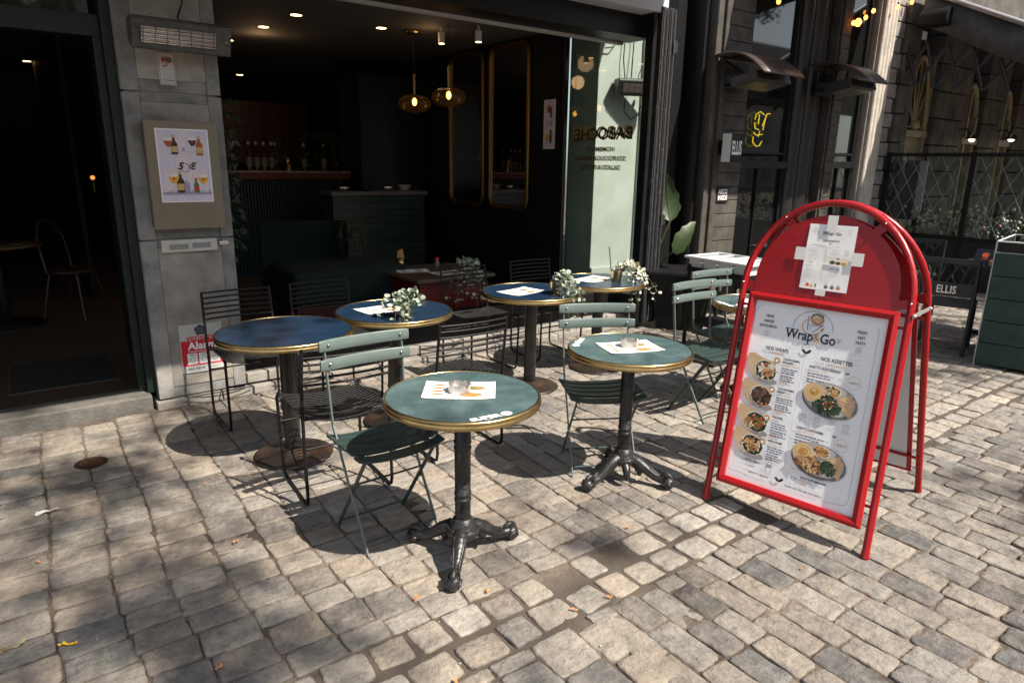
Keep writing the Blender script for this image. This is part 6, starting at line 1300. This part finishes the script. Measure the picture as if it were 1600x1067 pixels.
b = MB(); b.box(-.05, .05, -.07, .07, 0, .05); o = b.build('condiment_box', mat('light_wood_box', (.5, .25, .1), .6), loc=(7.5, 2.36, .746), bevel=.003); tag(o, 'small light wooden box in front of the potted plant', 'box')
pp = thing('potted_plant', 'bushy pale green plant in a dark pot on the dark table', 'plant', (7.55, 2.15, .746)); b = MB(); b.lathe([(.07, 0), (.09, .11), (.085, .11), (.07, .02)], 20, cap=False); b.build('pot', mat('dark_pot', (.04, .042, .046), .5), pp); r = random.Random(4); b = MB()
for i in range(260):
    d_ = Vector((r.gauss(0, 1), r.gauss(0, 1), abs(r.gauss(.3, .8)))).normalized(); p = Vector((0, 0, .13))+Vector((d_.x*.12, d_.y*.12, d_.z*.13))*r.uniform(.4, 1); s_ = d_.orthogonal().normalized(); w_ = r.uniform(.02, .035); b.add([p, p+d_*w_+s_*w_*.4, p+d_*w_*1.8, p+d_*w_-s_*w_*.4], [(0, 1, 2, 3)])
b.build('leaves', mat('pale_green_leaf', (.13, .17, .06), .6, col2=(.45, .42, .3), scale=30, amt=.6, contrast=(.5, .6)), pp)
# green plank planter
gp = thing('plank_planter', 'tall planter box of dark green painted planks at the right edge', 'planter', (7.1, 2.0, 0)); GP = (7.1, 2.0, 0)
pg = mat('painted_green_plank', (.005, .028, .022), .6, col2=(.02, .06, .048), scale=9, amt=.6, bump=.3, bscale=35)
c_ = [Vector((6.54, 2.1, 0)), Vector((6.63, 1.6, 0)), Vector((7.5, 1.75, 0)), Vector((7.4, 2.25, 0))]
for i, (a, e) in enumerate(((0, 1), (1, 2), (2, 3), (3, 0))):
    b = MB(); dd = (c_[e]-c_[a]); n_ = Vector((dd.y, -dd.x, 0)).normalized()*.009*(1)
    for k in range(5): z0 = .02+k*.19; b.obox((c_[a]+c_[e])/2+Vector((0, 0, z0+.093)), dd/2, n_, (0, 0, .0925))
    put(b.build('plank_side', pg, gp, bevel=.004), GP)
b = MB()
for p in c_: b.box(p.x-.006, p.x+.006, p.y-.006, p.y+.006, 0, 1.06)
for a, e in ((0, 1), (1, 2), (2, 3), (3, 0)): b.tube([c_[a]+Vector((0, 0, 1.06)), c_[e]+Vector((0, 0, 1.06))], .007, 6)
put(b.build('edge_trim', mat('pale_trim', (.5, .5, .5), .5), gp), GP)
b = MB(); m_ = [p+Vector((0, 0, .9)) for p in c_]; b.add(m_, [(0, 1, 2, 3)]); put(b.build('soil', mat('soil', (.03, .025, .02), .9), gp), GP)
b = MB()
for k, (a, e) in enumerate(((0, 3), (0, 1))):
    dd = c_[e]-c_[a]; b.obox((c_[a]+c_[e])/2+Vector((0, 0, 1.015)), dd/2, Vector((dd.y, -dd.x, 0)).normalized()*.004, (0, 0, .04))
put(b.build('black_rim_board', black_metal, gp), GP)
leaf_plant('planter_flowers', 'yellow flowering plant inside the green plank planter', 'plant', (7.0, 1.95, .95), 50, .15, mat('yellow_petals', (.75, .5, .03), .6), .03, 31, .0, up=.12)

# ------------------------------------------------------------ small things on the ground
dr = thing('water_cover', 'small round rusty iron cover set in the cobbles at the left', 'cover', (.175, 4.07, .002)); b = MB(); b.lathe([(0, .004), (.062, .004), (.072, .0055), (.08, .002)], 28, cap=False); b.build('rim', mat('rusty_iron', (.05, .03, .02), .6, .4, col2=(.12, .06, .035), scale=20, amt=.7), dr)
d = Decal((0, 0, .006), (1, 0, 0), (0, 1, 0), (0, 0, 1)); rp = mat('rust_relief', (.16, .09, .05), .6); d.arc(0, 0, .05, .05, 0, 360, .006, rp); d.arc(-.018, .01, .014, .014, 90, 300, .006, rp, 2); d.arc(.018, -.01, .014, .014, -90, 120, .006, rp, 2); d.build('relief', dr)
def litter(name, label, loc, s_, m, seed, rz=0, el=2.2):
    r = random.Random(seed); b = MB(); n = 8; vs = []
    for j in range(3):
        for i in range(n): vs.append(((i/(n-1)-.5)*s_*el+r.gauss(0, s_*.08), (j-1)*s_*.28*(1-.6*abs(i/(n-1)-.5))+r.gauss(0, s_*.08)+s_*.25*math.sin(i*.9), .006+abs(r.gauss(0, s_*.14))))
    b.add(vs, [(j*n+i, j*n+i+1, (j+1)*n+i+1, (j+1)*n+i) for j in range(2) for i in range(n-1)], 0, False); tag(b.build(name, m, loc=loc, rz=rz, solid=.001), label, 'litter')
litter('tissue', 'crumpled white tissue on the cobbles at the left', (-.05, 3.56, .003), .045, white_paint, 1, .3); litter('fallen_leaf', 'yellow fallen leaf near the bottom left corner', (-.04, 2.46, .003), .025, mat('yellow_dry_leaf', (.7, .42, .03), .6), 2, -.2); litter('leaf_clump', 'brown and white leaf scraps in the bottom left corner', (-.2, 2.55, .003), .05, mat('brown_dry_leaf', (.2, .13, .06), .8, col2=(.5, .45, .3), scale=30, amt=.8), 3, .6)
lf = mat('orange_dry_leaf', (.55, .2, .06), .7, col2=(.7, .35, .14), scale=60, amt=.6)
r = random.Random(5)
spots_ = [(1.3, 1.88, 'right of the front table foot'), (1.5, 1.6, 'in the muddy gutter, left of the missing stones'), (1.66, 1.58, 'in the muddy gutter, below the missing stones'), (.62, 3.45, 'left of the nearest wire chair'), (.6, 2.8, 'in the open left of the front chair'), (.35, 2.05, 'at the lower left'), (.95, 1.55, 'near the bottom edge, left of centre'), (2.1, 1.9, 'between the second table and the gutter'), (2.45, 1.25, 'below the red menu board'), (-.1, 3.1, 'near the left edge'), (1.05, 2.0, 'left of the front table foot')]
for i, (x, y, l_) in enumerate(spots_): litter('dry_leaf', 'tiny orange dry leaf ' + l_, (x, y, .004), r.uniform(.011, .019), lf, 10+i, r.uniform(0, 6), 1.6)
b = MB()
for i in range(420):
    x, y = r.uniform(-.8, 5.5), r.uniform(.7, 4.6); s_ = r.uniform(.0015, .0042); b.ball((x, y, .001), s_, 5, r.choice((0, 0, 1, 2)), (1, 1, .5))
b.build('grit', [mat('white_grit', (.6, .6, .58), .7), mat('brown_grit', (.2, .13, .08), .8), lf], kind='stuff')
b = MB()
for i in range(260):
    c_ = r.choice(((2.74, 1.86), (2.68, 1.9), (2.9, 1.6), (.03, 2.3))); x, y = c_[0]+r.gauss(0, .045), c_[1]+r.gauss(0, .02); a = r.uniform(0, 6.28); h = r.uniform(.008, .022); b.add([(x, y, -.008), (x+.003*math.cos(a), y+.003*math.sin(a), -.008), (x+.012*math.cos(a+1), y+.012*math.sin(a+1), h)], [(0, 1, 2)])
b.build('joint_grass', mat('joint_grass', (.07, .1, .03), .7), kind='stuff')

# ------------------------------------------------------------ street trees on the square behind the camera
def tree(label, base, crown, rad, n, seed, lean=(0, 0)):
    r = random.Random(seed); t = thing('street_tree', label, 'tree', base, 0, 'plane trees on the square'); b = MB(); cx, cy, cz = crown
    b.tube([(0, 0, 0), (.04, .02, 1.2), (.02, .05, 2.6), (cx*.4, cy*.4, cz*.65), (cx, cy, cz)], [.19, .15, .13, .1, .05], 12)
    for k in range(9):
        a = r.uniform(0, 6.28); q = r.uniform(.5, .9); b.tube([(cx*.4, cy*.4, cz*.62+r.uniform(-.3, .6)), (cx*.7+rad*.4*math.cos(a), cy*.7+rad*.4*math.sin(a), cz*.85), (cx+rad*q*math.cos(a), cy+rad*q*math.sin(a), cz+r.uniform(-.4, .8))], [.07, .045, .015], 8)
    b.build('trunk', mat('plane_bark', (.22, .19, .14), .9, col2=(.1, .085, .065), scale=6, amt=.8, bump=.5, bscale=20), t)
    b = MB(); cl = [(Vector((r.gauss(0, .5), r.gauss(0, .5), r.gauss(0, .33)))) for _ in range(46)]
    for i in range(n):
        c_ = r.choice(cl); p = Vector((cx, cy, cz))+Vector((c_.x*rad, c_.y*rad, c_.z*rad))+Vector((r.gauss(0, .22), r.gauss(0, .22), r.gauss(0, .16))); d_ = Vector((r.gauss(0, 1), r.gauss(0, 1), r.gauss(-.2, .6))).normalized(); s_ = d_.orthogonal().normalized(); s_ = (Matrix.Rotation(r.uniform(0, 3.1), 3, d_) @ s_); w_ = r.uniform(.08, .15)
        b.add([p, p+d_*w_*.45+s_*w_*.5, p+d_*w_*1.1, p+d_*w_*.45-s_*w_*.5], [(0, 1, 2, 3)])
    b.build('crown', mat('plane_leaf', (.06, .1, .03), .55, col2=(.09, .13, .04), scale=3, amt=.6), t)
tree('plane tree behind the camera shading the left of the terrace', (.9, -7.2, 0), (1.7, .9, 11.5), 2.4, 4000, 2)
tree('plane tree on the square to the right of the camera', (8.0, -11.0, 0), (.1, .4, 11.5), 2.9, 2600, 5)
tree('plane tree farther along the square, opposite the bar', (20, -9, 0), (.3, .4, 8.0), 6, 9000, 6)
tree('plane tree on the square opposite the stone pilaster', (12.2, -6.9, 0), (.4, .5, 11), 3.2, 3000, 8)
tree('low plane tree behind the camera, opposite the left door', (.6, -10.5, 0), (.1, .2, 5.2), 2.8, 5000, 9)
